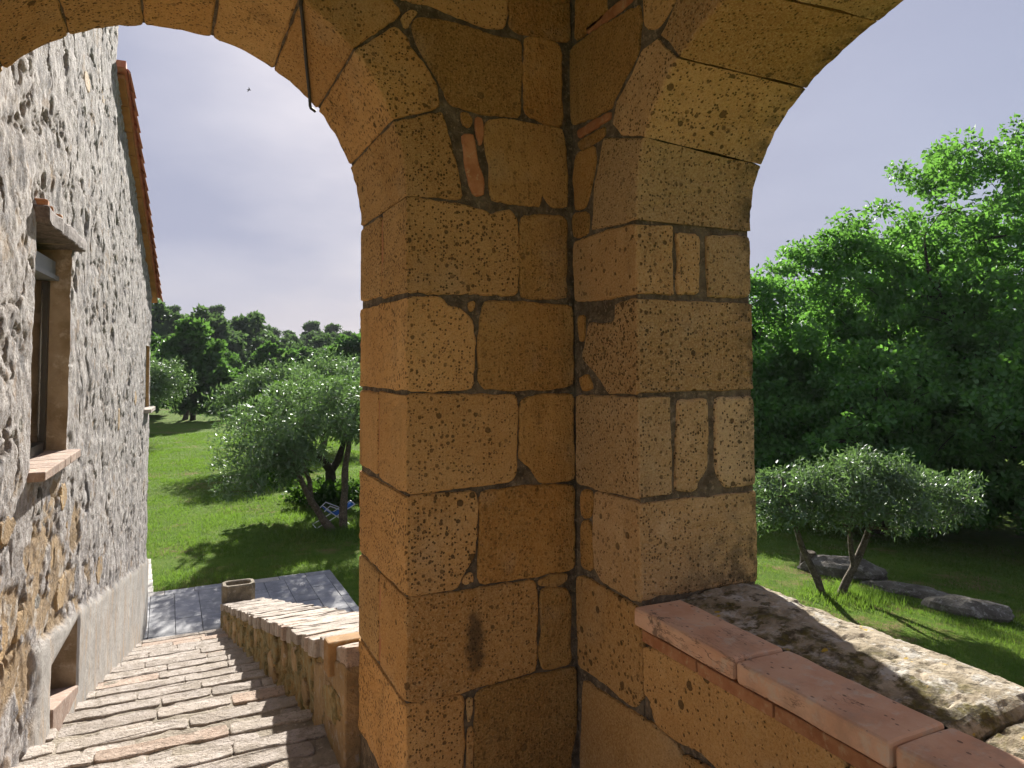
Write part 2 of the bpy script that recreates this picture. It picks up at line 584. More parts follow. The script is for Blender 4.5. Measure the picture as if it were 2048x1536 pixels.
MAT['capstone'] = simple('bleached_capstone', (.37, .325, .285), (.25, .21, .175), 16, c3=(.16, .125, .09), bump=.9, dist=.01, rnd=.18)
def mat_step(name, a, b):
    t = NT(name)
    p = t.pos()
    c = t.mix(t.rng(t.noise(p, 9, 6, .65), .36, .64), b, a)
    c = t.mix(1., c, t.mix(t.rand(), (.84,) * 3, (1.12,) * 3), 'MULTIPLY')
    d1 = t.rng(t.noise(p, 15, 7, .75), .48, .60)
    d2 = t.rng(t.noise(p, 4.5, 5, .65), .42, .62, .25, 1.)
    c = t.mix(t.math('MULTIPLY', t.math('MULTIPLY', d1, d2), .65), c, (.17, .145, .115))
    c = t.mix(t.math('MULTIPLY', t.rng(t.noise(p, 75, 4, .7), .54, .66), .7), c, (.12, .10, .08))
    h_ = t.math('ADD', t.noise(p, 15, 6, .7), t.math('MULTIPLY', t.noise(p, 80, 4, .7), .6))
    return t.bsdf(c, .95, t.bump(h_, 1., .012), .1)
MAT['step'] = mat_step('bleached_step_stone', (.42, .375, .34), (.32, .28, .24))
MAT['step_pink'] = mat_step('worn_pink_brick', (.45, .36, .30), (.36, .275, .22))
MAT['stair_bed'] = simple('dirty_stair_mortar', (.25, .215, .17), (.17, .145, .11), 10, c3=(.42, .37, .32), bump=1., dist=.012, rnd=0)
MAT['slab'] = simple('grey_stone_slab', (.265, .27, .285), (.18, .185, .20), 4, c3=(.40, .40, .41), rough=.7, bump=.4, dist=.006, rnd=.2, spec=.35)
MAT['slab_pale'] = simple('pale_border_slab', (.36, .34, .31), (.27, .255, .235), 6, c3=(.42, .41, .39), rough=.8, rnd=.15)
MAT['joint'] = simple('paving_joint', (.13, .13, .13), (.10, .10, .10), 20, rnd=0)
MAT['tile'] = simple('roof_tile', (.46, .19, .13), (.36, .14, .09), 12, c3=(.42, .25, .17), rnd=.2)
MAT['verge'] = simple('verge_brick', (.38, .185, .075), (.30, .14, .055), 10, c3=(.26, .16, .09), rnd=.16)
MAT['jamb'] = simple('stained_jamb_plaster', (.34, .27, .19), (.20, .145, .085), 5, c3=(.42, .36, .29), bump=.6, rnd=0)
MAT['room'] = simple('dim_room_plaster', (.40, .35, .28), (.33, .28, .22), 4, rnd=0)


def mat_glass():
    t = NT('window_glass')
    tr = t.n('BsdfTransparent')
    gl = t.n('BsdfGlossy', Roughness=.02)
    fr = t.n('Value')
    fr.outputs[0].default_value = .12
    mxs = t.n('MixShader')
    t.set(mxs, 0, fr.outputs[0])
    t.t.links.new(tr.outputs[0], mxs.inputs[1])
    t.t.links.new(gl.outputs[0], mxs.inputs[2])
    t.t.links.new(mxs.outputs[0], t.out.inputs['Surface'])
    return t.m
MAT['glass'] = mat_glass()


def mat_ground():
    t = NT('lawn')
    p = t.pos()
    n = t.noise(p, .55, 5, .6)
    n2 = t.noise(p, 5, 6, .7)
    n3 = t.noise(p, 38, 4, .7)
    c = t.mix(t.rng(n, .3, .7), (.050, .105, .012), (.085, .150, .017))
    c = t.mix(t.rng(n2, .35, .7), c, (.115, .160, .028))
    c = t.mix(t.math('MULTIPLY', t.rng(n3, .4, .65), .6), c, (.050, .100, .012))
    bare = t.math('MULTIPLY', t.rng(t.noise(p, .8, 5, .65), .53, .64), t.rng(n2, .35, .6))
    c = t.mix(t.math('MULTIPLY', bare, .75), c, (.17, .115, .065))
    h = t.math('ADD', t.math('MULTIPLY', n3, .6), n2)
    return t.bsdf(c, 1., t.bump(h, 1., .05), .05)
MAT['ground'] = mat_ground()


def mat_leaf(name, dark, light, trans, gloss=.0, tf=.45, rough=.35, post=None):
    t = NT(name)
    r = t.attr('rnd')
    c = t.mix(r, dark, light)
    if post: c = post(t, c)
    d = t.n('BsdfDiffuse', Color=c)
    tl = t.n('BsdfTranslucent', Color=t.mix(r, tuple(.7 * q for q in trans), trans))
    m1 = t.n('MixShader')
    m1.inputs[0].default_value = tf
    t.t.links.new(d.outputs[0], m1.inputs[1])
    t.t.links.new(tl.outputs[0], m1.inputs[2])
    o = m1
    if gloss:
        g = t.n('BsdfGlossy', Roughness=rough, Color=(.85, .88, .9))
        m2 = t.n('MixShader')
        m2.inputs[0].default_value = gloss
        t.t.links.new(m1.outputs[0], m2.inputs[1])
        t.t.links.new(g.outputs[0], m2.inputs[2])
        o = m2
    t.t.links.new(o.outputs[0], t.out.inputs['Surface'])
    return t.m


MAT['olive_leaf'] = mat_leaf('olive_leaf', (.042, .088, .034), (.140, .205, .095), (.15, .27, .065), .06, .38, .42)
MAT['oak_leaf'] = mat_leaf('oak_leaf', (.032, .108, .022), (.110, .235, .055), (.17, .40, .055), .022, .48, .42)
MAT['fig_leaf'] = mat_leaf('fig_leaf', (.022, .060, .014), (.055, .115, .024), (.08, .17, .02), .012, .35)
MAT['wood_leaf'] = mat_leaf('woodland_leaf', (.028, .076, .022), (.075, .150, .040), (.11, .24, .04), .02, .45)
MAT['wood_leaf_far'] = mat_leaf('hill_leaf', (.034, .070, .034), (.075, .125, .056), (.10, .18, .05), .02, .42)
def dry(t, c):
    p = t.pos()
    k = t.math('MULTIPLY', t.rng(t.noise(p, 1.3, 6, .7), .46, .60), t.rng(t.noise(p, 9, 4, .6), .35, .6))
    c = t.mix(t.math('MULTIPLY', k, .8), c, (.19, .155, .06))
    return t.mix(t.math('MULTIPLY', t.rng(t.noise(p, 3., 5, .65), .52, .64), .7), c, (.035, .085, .012))
MAT['grass'] = mat_leaf('grass_blade', (.042, .098, .012), (.110, .175, .028), (.15, .27, .03), .02, .50, post=dry)

# ------------------------------------------------------------------ ground
def terrain(x, y):
    x, y = np.asarray(x, float), np.asarray(y, float)
    z = -.085 * np.clip(x - 3, 0, 11) * sm((x - 3) / 4)
    z = z + 4.4 * sm((y - 36) / 80) * (1 - sm((x + 6) / 44) * .6)
    far = sm((np.hypot(x, y) - 6) / 10)
    return z + far * .05 * fbm(x * .3, y * .3, 0, 3)


def graded(lo, hi, fine_lo, fine_hi, step, grow=1.12):
    a = list(np.arange(fine_lo, fine_hi, step))
    s, v = step, a[-1]
    while v < hi:
        s *= grow
        v += s
        a.append(min(v, hi))
    s, v, b = step, a[0], []
    while v > lo:
        s *= grow
        v -= s
        b.append(max(v, lo))
    return np.array(b[::-1] + a)


gx, gy = graded(-1400, 1400, -3, 22, .25), graded(-1400, 1400, -2, 40, .3)
GX, GY = np.meshgrid(gx, gy, indexing='ij')
GZ = terrain(GX, GY)
GZ[GX < 1.2] = np.where((GY < 8) & (GX < 1.2), GZ, GZ)[GX < 1.2]
ni, nj = GX.shape
idx = np.arange(ni * nj).reshape(ni, nj)
GF = np.stack([idx[:-1, :-1], idx[1:, :-1], idx[1:, 1:], idx[:-1, 1:]], -1).reshape(-1, 4)
ground = add('ground', np.stack([GX, GY, GZ], -1).reshape(-1, 3), GF, MAT['ground'], loc=(0, 0, 0), smooth=True)
tag(ground, kind='structure')

# ------------------------------------------------------------------ pavement at the foot of the stairs
PAVE_Z = .035
px0, px1, py0, py1 = -.62, 1.95, 7.55, 9.66
V, F = box(px0, px1, py0, py1, -.06, .012)
pave = tag(add('pavement', V, F, MAT['joint']), kind='structure')
rp = random.Random(5)
y = 9.66
row = 0
rows = [.17, .46, .47, .46, .47]
cols = [px0]
while cols[-1] < px1 - .05: cols.append(min(px1, cols[-1] + .243 + rp.uniform(-.012, .012)))
for row, d in enumerate(rows):
    cc = cols if row else [px0 + (px1 - px0) * k / 8 for k in range(9)]
    for x, x2 in zip(cc[:-1], cc[1:]):
        hz = PAVE_Z + rp.uniform(-.003, .003)
        V, F = rough_box(x + .002, x2 - .002, y - d + .002, y - .002, -.02, hz, .004, .003, (3, 4, 2), rp.uniform(0, 50))
        add('slab', V, F, MAT['slab_pale'] if row == 0 and rp.random() < .5 else MAT['slab'], pave)
    y -= d
# narrow strip that runs on along the corner of the house
for k in range(6):
    y0 = 9.67 + k * .27
    V, F = rough_box(-.62, -.10 - .01 * k, y0, y0 + .262, -.02, PAVE_Z + rp.uniform(-.003, .003), .006, .003, (3, 3, 2), k * 3.)
    add('slab', V, F, MAT['slab_pale'], pave)

# ------------------------------------------------------------------ loggia: pier, arches, parapet
XW, YR, YF, XL, YO, XO = 1.08, 1.538, 1.862, .569, 2.369, 1.466
A1C, A1R = (.008, EYE + .430), .561
FL = 1.44                        # loggia floor
TOP = 4.25
FRONT = [
 ('V',[0.568,3.192,0.561,3.258,0.546,3.336,0.539,3.39,0.671,3.43,0.683,3.411,0.692,3.366,0.714,3.298,0.729,3.235,0.732,3.188,0.65,3.19]),
 ('V',[0.536,3.397,0.523,3.435,0.497,3.493,0.469,3.539,0.442,3.572,0.538,3.644,0.575,3.624,0.587,3.594,0.659,3.507,0.671,3.438]),
 ('s',[0.592,3.666,0.61,3.678,0.662,3.682,0.717,3.683,0.781,3.674,0.859,3.668,0.914,3.671,0.916,3.586,0.909,3.48,0.904,3.447,0.819,3.441,0.742,3.446,0.695,3.455,0.68,3.487,0.64,3.551,0.603,3.6,0.589,3.636]),
 ('s',[0.93,3.681,0.954,3.691,1.041,3.685,1.049,3.653,1.047,3.563,1.051,3.462,1.043,3.437,0.993,3.438,0.93,3.46,0.925,3.544,0.929,3.607]),
 ('s',[0.554,3.756,0.554,3.717,0.631,3.725,0.717,3.704,0.807,3.695,0.86,3.697,0.87,3.745,0.87,3.826]),
 ('s',[0.883,3.828,1.078,3.871,1.078,3.702,1.045,3.696,0.93,3.695,0.882,3.702,0.881,3.784]),
 ('s',[0.554,3.666,0.582,3.696,0.602,3.692,0.585,3.671,0.569,3.637]),
 ('s',[0.802,3.419,0.845,3.431,0.911,3.431,0.979,3.429,1.051,3.428,1.064,3.337,1.065,3.196,1.019,3.189,1.005,3.206,0.988,3.23,0.974,3.222,0.972,3.192,0.91,3.193,0.82,3.193,0.815,3.297,0.801,3.356]),
 ('b',[0.731,3.369,0.764,3.377,0.777,3.305,0.792,3.253,0.798,3.208,0.768,3.202,0.757,3.232,0.743,3.301]),
 ('s',[0.727,3.434,0.752,3.434,0.762,3.413,0.753,3.394,0.734,3.397]),
 ('b',[0.772,3.426,0.791,3.425,0.795,3.391,0.791,3.351,0.782,3.347,0.772,3.388]),
 ('s',[0.569,3.181,0.668,3.174,0.741,3.169,0.798,3.162,0.821,3.148,0.843,3.167,0.875,3.171,0.9,3.149,0.902,3.052,0.899,2.938,0.885,2.93,0.741,2.93,0.569,2.928]),
 ('s',[0.913,3.155,0.957,3.163,1.056,3.167,1.063,3.124,1.058,2.999,1.059,2.928,0.968,2.922,0.912,2.923,0.91,3.053]),
 ('s',[0.569,2.912,0.671,2.912,0.689,2.892,0.726,2.881,0.763,2.854,0.767,2.792,0.763,2.723,0.759,2.667,0.569,2.664]),
 ('s',[0.799,2.91,0.842,2.908,0.934,2.906,1.078,2.899,1.078,2.855,1.078,2.732,1.078,2.671,1.007,2.663,0.919,2.661,0.798,2.667,0.784,2.688,0.78,2.775,0.784,2.85]),
 ('s',[0.748,2.903,0.769,2.909,0.764,2.881,0.753,2.88]),
 ('s',[0.569,2.653,0.74,2.647,0.89,2.644,0.897,2.603,0.895,2.527,0.888,2.407,0.74,2.401,0.569,2.399]),
 ('s',[0.91,2.624,0.933,2.637,0.987,2.642,1.078,2.642,1.078,2.597,1.078,2.487,1.078,2.397,1.012,2.395,0.968,2.397,0.935,2.448,0.904,2.468,0.905,2.556]),
 ('s',[0.569,2.388,0.679,2.387,0.768,2.385,0.772,2.345,0.77,2.249,0.761,2.208,0.73,2.173,0.717,2.136,0.632,2.132,0.569,2.135]),
 ('s',[0.787,2.384,0.898,2.386,0.998,2.384,1.078,2.378,1.078,2.305,1.078,2.139,0.996,2.138,0.896,2.135,0.782,2.138,0.779,2.22]),
 ('s',[0.731,2.156,0.756,2.173,0.762,2.144,0.734,2.141]),
 ('s',[0.569,2.129,0.715,2.121,0.832,2.122,0.949,2.123,0.955,2.078,0.952,1.969,0.95,1.873,0.85,1.869,0.739,1.861,0.65,1.859,0.569,1.866]),
 ('s',[0.965,2.119,0.996,2.129,1.055,2.127,1.05,2.108,1.009,2.1,0.967,2.108]),
 ('s',[0.967,2.095,1.054,2.086,1.064,2.051,1.059,1.922,1.062,1.876,0.972,1.87,0.964,1.915,0.972,1.995]),
 ('s',[0.569,1.856,0.65,1.851,0.722,1.85,0.731,1.824,0.729,1.663,0.729,1.542,0.569,1.583]),
 ('s',[0.771,1.85,0.862,1.857,0.967,1.86,1.078,1.858,1.078,1.828,1.078,1.682,1.059,1.617,1.057,1.456,0.765,1.533,0.766,1.751]),
 ('s',[0.742,1.837,0.758,1.838,0.757,1.797,0.746,1.772]),
 ('s',[0.746,1.761,0.759,1.763,0.756,1.535,0.738,1.54]),
]
INNER = [
 ('s',[1.83,3.856,1.676,3.783,1.674,3.695,1.811,3.693,1.84,3.698]),
 ('b',[1.768,3.686,1.668,3.683,1.632,3.683,1.538,3.683,1.581,3.702,1.679,3.702,1.775,3.702]),
 ('s',[1.868,3.675,1.741,3.676,1.519,3.656,1.511,3.611,1.518,3.543,1.57,3.502,1.641,3.453,1.652,3.434,1.746,3.434,1.865,3.445,1.876,3.573]),
 ('s',[1.491,3.695,1.362,3.613,1.407,3.578,1.441,3.567,1.493,3.587]),
 ('V',[1.44,3.535,1.369,3.462,1.349,3.445,1.425,3.401,1.469,3.347,1.506,3.304,1.607,3.34,1.643,3.382,1.623,3.438,1.553,3.488,1.505,3.535]),
 ('V',[1.426,3.539,1.353,3.609,1.195,3.536,1.275,3.495,1.34,3.456,1.397,3.51]),
 ('b',[1.835,3.419,1.661,3.42,1.657,3.404,1.826,3.395]),
 ('s',[1.836,3.382,1.689,3.388,1.685,3.366,1.803,3.352]),
 ('s',[1.844,3.351,1.735,3.346,1.742,3.285,1.794,3.184,1.847,3.187,1.858,3.281]),
 ('V',[1.692,3.358,1.506,3.294,1.525,3.244,1.541,3.182,1.552,3.105,1.645,3.099,1.759,3.102,1.745,3.226]),
 ('s',[1.865,3.173,1.795,3.169,1.774,3.157,1.78,3.106,1.861,3.104]),
 ('s',[1.861,3.09,1.697,3.095,1.538,3.092,1.554,2.915,1.701,2.913,1.857,2.916]),
 ('s',[1.776,2.849,1.72,2.84,1.645,2.841,1.645,2.893,1.538,2.899,1.538,2.661,1.679,2.656,1.721,2.694,1.822,2.752,1.793,2.792]),
 ('s',[1.837,2.693,1.788,2.7,1.766,2.664,1.817,2.656]),
 ('s',[1.84,2.87,1.802,2.871,1.809,2.801,1.829,2.795]),
 ('s',[1.853,2.637,1.655,2.645,1.538,2.648,1.555,2.398,1.713,2.389,1.855,2.389]),
 ('s',[1.757,2.376,1.641,2.381,1.553,2.383,1.553,2.141,1.584,2.135,1.666,2.138,1.733,2.143,1.762,2.165,1.769,2.264]),
 ('s',[1.832,2.37,1.772,2.377,1.779,2.306,1.833,2.295]),
 ('s',[1.833,2.278,1.785,2.29,1.775,2.234,1.776,2.156,1.836,2.152]),
 ('s',[1.863,2.12,1.797,2.128,1.733,2.124,1.583,2.118,1.552,2.114,1.538,2.026,1.559,1.921,1.58,1.864,1.723,1.874,1.855,1.87]),
 ('s',[1.83,1.838,1.724,1.84,1.599,1.85,1.518,1.854,1.412,1.853,1.379,1.81,1.338,1.736,1.843,1.46,1.851,1.583]),
 ('s',[1.538,2.028,1.468,2.042,1.294,2.05,1.11,2.053,0.938,2.047,0.944,1.88,1.144,1.845,1.32,1.88,1.401,1.866,1.489,1.864,1.51,1.915,1.538,1.926]),
]
REVEAL = [
 ('s',[1.206,3.08,1.291,3.08,1.287,2.915,1.204,2.912,1.21,2.999]),
 ('s',[1.305,3.081,1.49,3.089,1.466,2.913,1.308,2.907]),
 ('s',[1.203,2.642,1.305,2.644,1.31,2.564,1.303,2.454,1.272,2.426,1.264,2.397,1.188,2.401,1.194,2.515]),
 ('s',[1.325,2.642,1.466,2.646,1.466,2.396,1.353,2.397,1.32,2.453]),
]

loggia = tag(empty('loggia', (.6, 0., 0.)), 'ochre tufa block loggia with two arches, corner pier and parapet seen from inside', 'loggia')


def prep(poly, step=.022, cut=.018, grow=.0):
    P = [np.array(p, float) for p in poly]
    a = sum(P[i][0] * P[(i + 1) % len(P)][1] - P[(i + 1) % len(P)][0] * P[i][1] for i in range(len(P)))
    if a < 0: P = P[::-1]
    out = []
    n = len(P)
    for i in range(n):
        p, q, s = P[i - 1], P[i], P[(i + 1) % n]
        a, b = np.linalg.norm(q - p), np.linalg.norm(s - q)
        ca, cb = min(cut, .3 * a), min(cut, .3 * b)
        cosang = np.dot(q - p, s - q) / (a * b + 1e-9)
        if cosang > .95:
            out.append(q)
        else:
            out += [q + (p - q) * ca / a, q * .5 + .25 * (q + (p - q) * ca / a) + .25 * (q + (s - q) * cb / b), q + (s - q) * cb / b]
    res = []
    for i in range(len(out)):
        p, q = out[i], out[(i + 1) % len(out)]
        k = max(1, int(round(np.linalg.norm(q - p) / step)))
        for j in range(k): res.append(p + (q - p) * j / k)
    return np.array(res)


def normals2(P):
    t = np.roll(P, -1, 0) - np.roll(P, 1, 0)
    t /= np.linalg.norm(t, axis=1)[:, None] + 1e-9
    return np.stack([t[:, 1], -t[:, 0]], 1)


def block(name, poly, frame, depth, m, parent, bevel=.006, rough=.0035, back=None, step=.016, cut=.018, backbevel=True, grow=.0062):
    """one worn ashlar: outline on the wall face, carried into the wall; `back` lets the outline change with depth"""
    P = prep(poly, step, cut) if back is None else np.asarray(poly, float)
    B = P if back is None else np.asarray(back, float)
    N = normals2(P)
    if back is not None:
        a = np.sum(P[:, 0] * np.roll(P[:, 1], -1) - np.roll(P[:, 0], -1) * P[:, 1])
        if a < 0: N = -N
    for _ in range(2):
        N = N * .5 + .25 * (np.roll(N, 1, 0) + np.roll(N, -1, 0))
    N /= np.linalg.norm(N, axis=1)[:, None] + 1e-9
    rings = [(0., bevel), (bevel * .3, bevel * .35), (bevel, 0.)]
    if depth > .09:
        k = int((depth - 2 * bevel) / .055)
        rings += [(bevel + (depth - 2 * bevel) * j / (k + 1), 0.) for j in range(1, k + 1)]
    if backbevel: rings += [(depth - bevel, 0.), (depth - .3 * bevel, .35 * bevel), (depth, bevel)]
    else: rings += [(depth, 0.)]
    w0 = np.array([frame(u, v, 0) for u, v in P])
    arris = (np.abs(w0[:, 0] - XL) < .004) | (np.abs(w0[:, 1] - YR) < .004) | (np.abs(w0[:, 0] - XO) < .004) | (np.abs(w0[:, 1] - YO) < .004)
    free_ = np.where(arris, 0., 1.)
    V, F = [], []
    n = len(P)
    for d, ins in rings:
        f = d / depth
        Q = P * (1 - f) + B * f
        w3 = np.array([frame(u, v, d) for u, v in Q])
        r1 = fbm(w3[:, 0] * 16, w3[:, 1] * 16, w3[:, 2] * 16, 3)
        r2 = noise3(w3[:, 0] * 70, w3[:, 1] * 70, w3[:, 2] * 70)
        off = grow * free_ + rough * (r1 * 1.3 - .3) + rough * .8 * r2 - ins - (np.clip(r2 - .35, 0, 1) * .012 if 0 < d < .9 * depth else 0)
        Q = Q + N * off[:, None]
        V += [frame(u, v, d) for u, v in Q]
    for i in range(len(rings) - 1):
        for j in range(n):
            F.append((i * n + j, i * n + (j + 1) % n, (i + 1) * n + (j + 1) % n, (i + 1) * n + j))
    F.append(tuple(range(n)))
    F.append(tuple((len(rings) - 1) * n + j for j in range(n))[::-1])
    return add(name, V, F, m, parent, fix=True)


fr_front = lambda u, v, d: (u, YF + d, v)
fr_inner = lambda u, v, d: (XW + d, u, v)
fr_rev = lambda u, v, d: (u, YR + d, v)
fr_left = lambda u, v, d: (XL + d, u, v)
pairs = lambda a: [(a[i], a[i + 1]) for i in range(0, len(a), 2)]


def extrude_poly(poly, frame, d0, d1):
    n = len(poly)
    V = [frame(u, v, d0) for u, v in poly] + [frame(u, v, d1) for u, v in poly]
    F = [tuple(range(n)), tuple(range(n, 2 * n))[::-1]] + [(i, (i + 1) % n, n + (i + 1) % n, n + i) for i in range(n)]
    return V, F


# --- arch curves
def arch1(r, a):
    return (A1C[0] + r * math.cos(a), A1C[1] + r * math.sin(a))


def arch2(t, inner=True, off=0.):
    b, n = (.47, 2.6) if inner else (.46, 2.2)
    c, s = math.cos(t), math.sin(t)
    yc = YR - .75
    y = yc + (.75 + off) * math.copysign(abs(c) ** (2 / n), c)
    z = EYE + .345 + (b + off) * abs(s) ** (2 / n)
    return (y, z)


# --- mortar hearts of the walls (a finger's depth behind the stone faces)
G = .0075
poly = [(XO - G, FL - 1.5), (XO - G, TOP), (-1.25, TOP), (-1.25, FL - 1.5), (A1C[0] - A1R - G, FL - 1.5)]
poly += [arch1(A1R + G, math.pi * (1 - k / 40)) for k in range(41)]
poly += [(XL + G, FL - 1.5)]
V, F = extrude_poly(poly, fr_front, G, YO - YF - G)
stair_arch = add('stair_arch', V, F, MAT['mortar'], loggia, fix=True)
pl = []
Y1 = YF + .1
pl = [(Y1, FL - 1.5), (Y1, TOP), (-2.6, TOP), (-2.6, FL - 1.5)]
core2 = [(Y1, FL - 1.5), (Y1, TOP), (-2.6, TOP), (-2.6, FL - 1.5), (YR + G, FL - 1.5)]
# wall with the side arch: piers and spandrel, two bays
def side_core(y_hi, y_lo, pier):
    ar = [arch2(math.pi * k / 40) for k in range(41)]
    dy = y_hi - YR
    ar = [(p[0] + dy + (G if k < 20 else -G), p[1] + G) for k, p in enumerate(ar)]
    return [(y_hi + pier, FL - .4), (y_hi + pier, TOP), (y_lo, TOP), (y_lo, FL - .4), (ar[-1][0], FL - .4)] + ar[::-1] + [(ar[0][0], FL - .4)]
V1, F1 = extrude_poly(side_core(YR, -.25, YF - YR + .1), fr_inner, G, XO - XW - G)
V2, F2 = extrude_poly(side_core(YR - 2.05, -2.6, .256), fr_inner, G, XO - XW - G)
side_arch = add('side_arch', *join((V1, F1), (V2, F2)), MAT['mortar'], loggia, fix=True)
V, F = box(XL + G + .002, XO - G - .002, YF + G + .002, YO - G - .002, -.1, 3.1)
V2, F2 = box(XW + G + .002, XO - G - .002, YR + G + .002, YF + .2, -.1, 3.08)
pier = add('pier', *join((V, F), (V2, F2)), MAT['mortar'], loggia)

# --- stones of the face that looks at the camera
SPLIT = {(2.928, 3.181): 2.105, (2.399, 2.653): 2.130, (1.859, 2.129): 2.115}
for i, (k, a) in enumerate(FRONT):
    if k == 'V': continue
    P = pairs(a)
    us, vs = [p[0] for p in P], [p[1] for p in P]
    corner = min(us) < XL + .001
    depth = .14
    m = MAT['tufa']
    if corner:
        depth = YO - YF
        for (lo, hi), ys in SPLIT.items():
            if abs(min(vs) - lo) < .03 and abs(max(vs) - hi) < .03: depth = ys - YF
    elif k == 's':
        m = MAT['tufa_rough'] if max(us) > 1.0 or min(vs) > 3.3 else MAT['tufa']
    if k == 'b': m = MAT['brick']
    if i == 21: m = MAT['tufa_soot']
    small = max(us) - min(us) < .06
    block('brick' if k == 'b' else 'stone', P, fr_front, depth, m, pier if max(vs) < 3.3 else stair_arch,
          bevel=.003 if small else .006, rough=.002 if small else .0045, grow=.003 if small else .0062)
# outer half of the courses that are split in the depth of the reveal
for (lo, hi), ys in SPLIT.items():
    j = .006
    block('stone', [(ys + .012, lo + j), (YO, lo + j), (YO, hi - .003), (ys + .010, hi - .002)], fr_left, .20, MAT['tufa'], pier, bevel=.007, rough=.004)
    block('stone', [(ys + .001, lo + j + .02), (ys + .009, lo + j + .01), (ys + .009, hi - .03), (ys + .003, hi - .02)], lambda u, v, d: (XL + .004 + d, u, v), .05, MAT['brick'], pier, bevel=.002, rough=.001)

# --- voussoirs of the stair arch
def vous1(a0, a1, outer, nm='voussoir'):
    P = [arch1(A1R, a0 + (a1 - a0) * k / 9) for k in range(10)] + list(outer)
    return block(nm, P, fr_front, YO - YF, MAT['tufa'], stair_arch, bevel=.006, rough=.0045, grow=.001)
vous1(rad(.4), rad(21.1), [(.671, 3.43), (.683, 3.411), (.692, 3.366), (.714, 3.298), (.729, 3.235), (.732, 3.188), (.65, 3.186)])
vous1(rad(21.35), rad(41.8), [(.538, 3.644), (.575, 3.624), (.587, 3.594), (.659, 3.507), (.671, 3.438)])
JA = [42., 60., 79.8, 98.8, 119., 139., 160., 180.]
for a0, a1 in zip(JA[:-1], JA[1:]):
    a0, a1 = rad(a0 + .12), rad(a1 - .12)
    r2 = A1R + .175 + rp.uniform(-.015, .02)
    vous1(a0, a1, [arch1(r2, a1), arch1(r2 + .01, (a0 + a1) / 2), arch1(r2, a0)])
# left jamb and rubble above the arch
for k in range(6):
    z1 = 3.18 - .262 * k
    block('stone', [(-1.15, z1 - .256), (A1C[0] - A1R, z1 - .256), (A1C[0] - A1R, z1 - .004), (-1.15, z1 - .004)], fr_front, YO - YF, MAT['tufa'], stair_arch)
for zz, xs in ((3.93, (-1.1, -.7, -.25, .2, .56)), (3.935, (.57, .9, 1.07))):
    for xa, xb in zip(xs[:-1], xs[1:]):
        block('stone', [(xa + .01, zz - (.0 if xa > .5 else .0)), (xb - .01, zz), (xb - .01, 4.2), (xa + .01, 4.2)], fr_front, .14, MAT['tufa_rough'], stair_arch)

# --- stones of the inner face of the side wall (their ends form the reveal of the side arch)
XS = {12: 1.188 - XW, 15: 1.180 - XW, 11: 1.192 - XW}
for i, (k, a) in enumerate(INNER):
    if k == 'V': continue
    P = pairs(a)
    if min(p[1] for p in P) > 1.86 and i not in (21,):
        P = [((YR, v) if abs(u - YR) < .028 and v < 3.1 else (u, v)) for u, v in P]
    us, vs = [p[0] for p in P], [p[1] for p in P]
    corner = min(us) < YR + .001 and max(vs) < 3.12 and i < 19
    if corner and i in (11, 12, 15, 16):
        depth = {11: 1.198 - XW, 12: XO - XW, 15: 1.183 - XW, 16: XO - XW}[i]
        m = MAT['tufa_reveal']
    else:
        depth, m = .13, MAT['tufa'] if i >= 19 or max(us) < 1.7 else MAT['tufa_rough']
    if k == 'b': m = MAT['brick']
    small = (max(us) - min(us)) < .06
    block('brick' if k == 'b' else 'stone', P, fr_inner, depth, m, pier if max(vs) < 3.2 else side_arch,
          bevel=.003 if small else .006, rough=.002 if small else .0045, grow=.003 if small else .0062)
for k, a in REVEAL:
    P = [(min(u, XO), v) for u, v in pairs(a)]
    block('stone', P, fr_rev, .30, MAT['tufa_reveal'], pier, bevel=.008, rough=.0045)


# --- voussoirs of the side arch (intrados opens slightly outwards)
def vous2(t0, t1, outer):
    ts = [t0 + (t1 - t0) * k / 14 for k in range(15)]
    def ring(inner):
        C = [np.array(arch2(t, inner)) for t in ts]
        pts = C + [np.array(p) for p in outer]
        out = []
        for i in range(len(pts)):
            p, q = pts[i], pts[(i + 1) % len(pts)]
            k = 1 if i < len(C) - 1 else cnt[i - len(C) + 1]
            for j in range(k): out.append(p + (q - p) * j / k)
        return out
    C = [np.array(arch2(t, True)) for t in ts]
    seq = [C[-1]] + [np.array(p) for p in outer] + [C[0]]
    cnt = [max(1, int(np.linalg.norm(seq[i + 1] - seq[i]) / .022)) for i in range(len(seq) - 1)]
    block('voussoir', ring(True), fr_inner, XO - XW, MAT['tufa_reveal'], side_arch, back=ring(False), bevel=.006, rough=.0045, grow=.001)
e = rad(.22)
vous2(rad(.3), rad(20.8) - e, [(1.692, 3.358), (1.745, 3.226), (1.757, 3.112), (1.645, 3.104)])
vous2(rad(20.8) + e, rad(45.5) - e, [(1.44, 3.535), (1.505, 3.535), (1.553, 3.488), (1.623, 3.438), (1.643, 3.382), (1.607, 3.34)])
vous2(rad(45.5) + e, rad(66) - e, [(1.24, 3.70), (1.30, 3.66), (1.353, 3.609), (1.426, 3.539), (1.397, 3.51)])
JT = [66, 82, 98, 114, 134.5, 159.2, 179.7]
for t0, t1 in zip(JT[:-1], JT[1:]):
    t0, t1 = rad(t0) + e, rad(t1) - e
    vous2(t0, t1, [arch2(t1, True, .17), arch2((t0 + t1) / 2, True, .175), arch2(t0, True, .17)])
for (y0, y1, z0) in ((-.2, .5, 3.86), (.52, 1.1, 3.86), (1.12, 1.5, 3.83), (1.52, 1.84, 3.84)):
    block('stone', [(y0, z0), (y1, z0), (y1, 4.2), (y0, 4.2)], fr_inner, .13, MAT['tufa_rough'], side_arch)
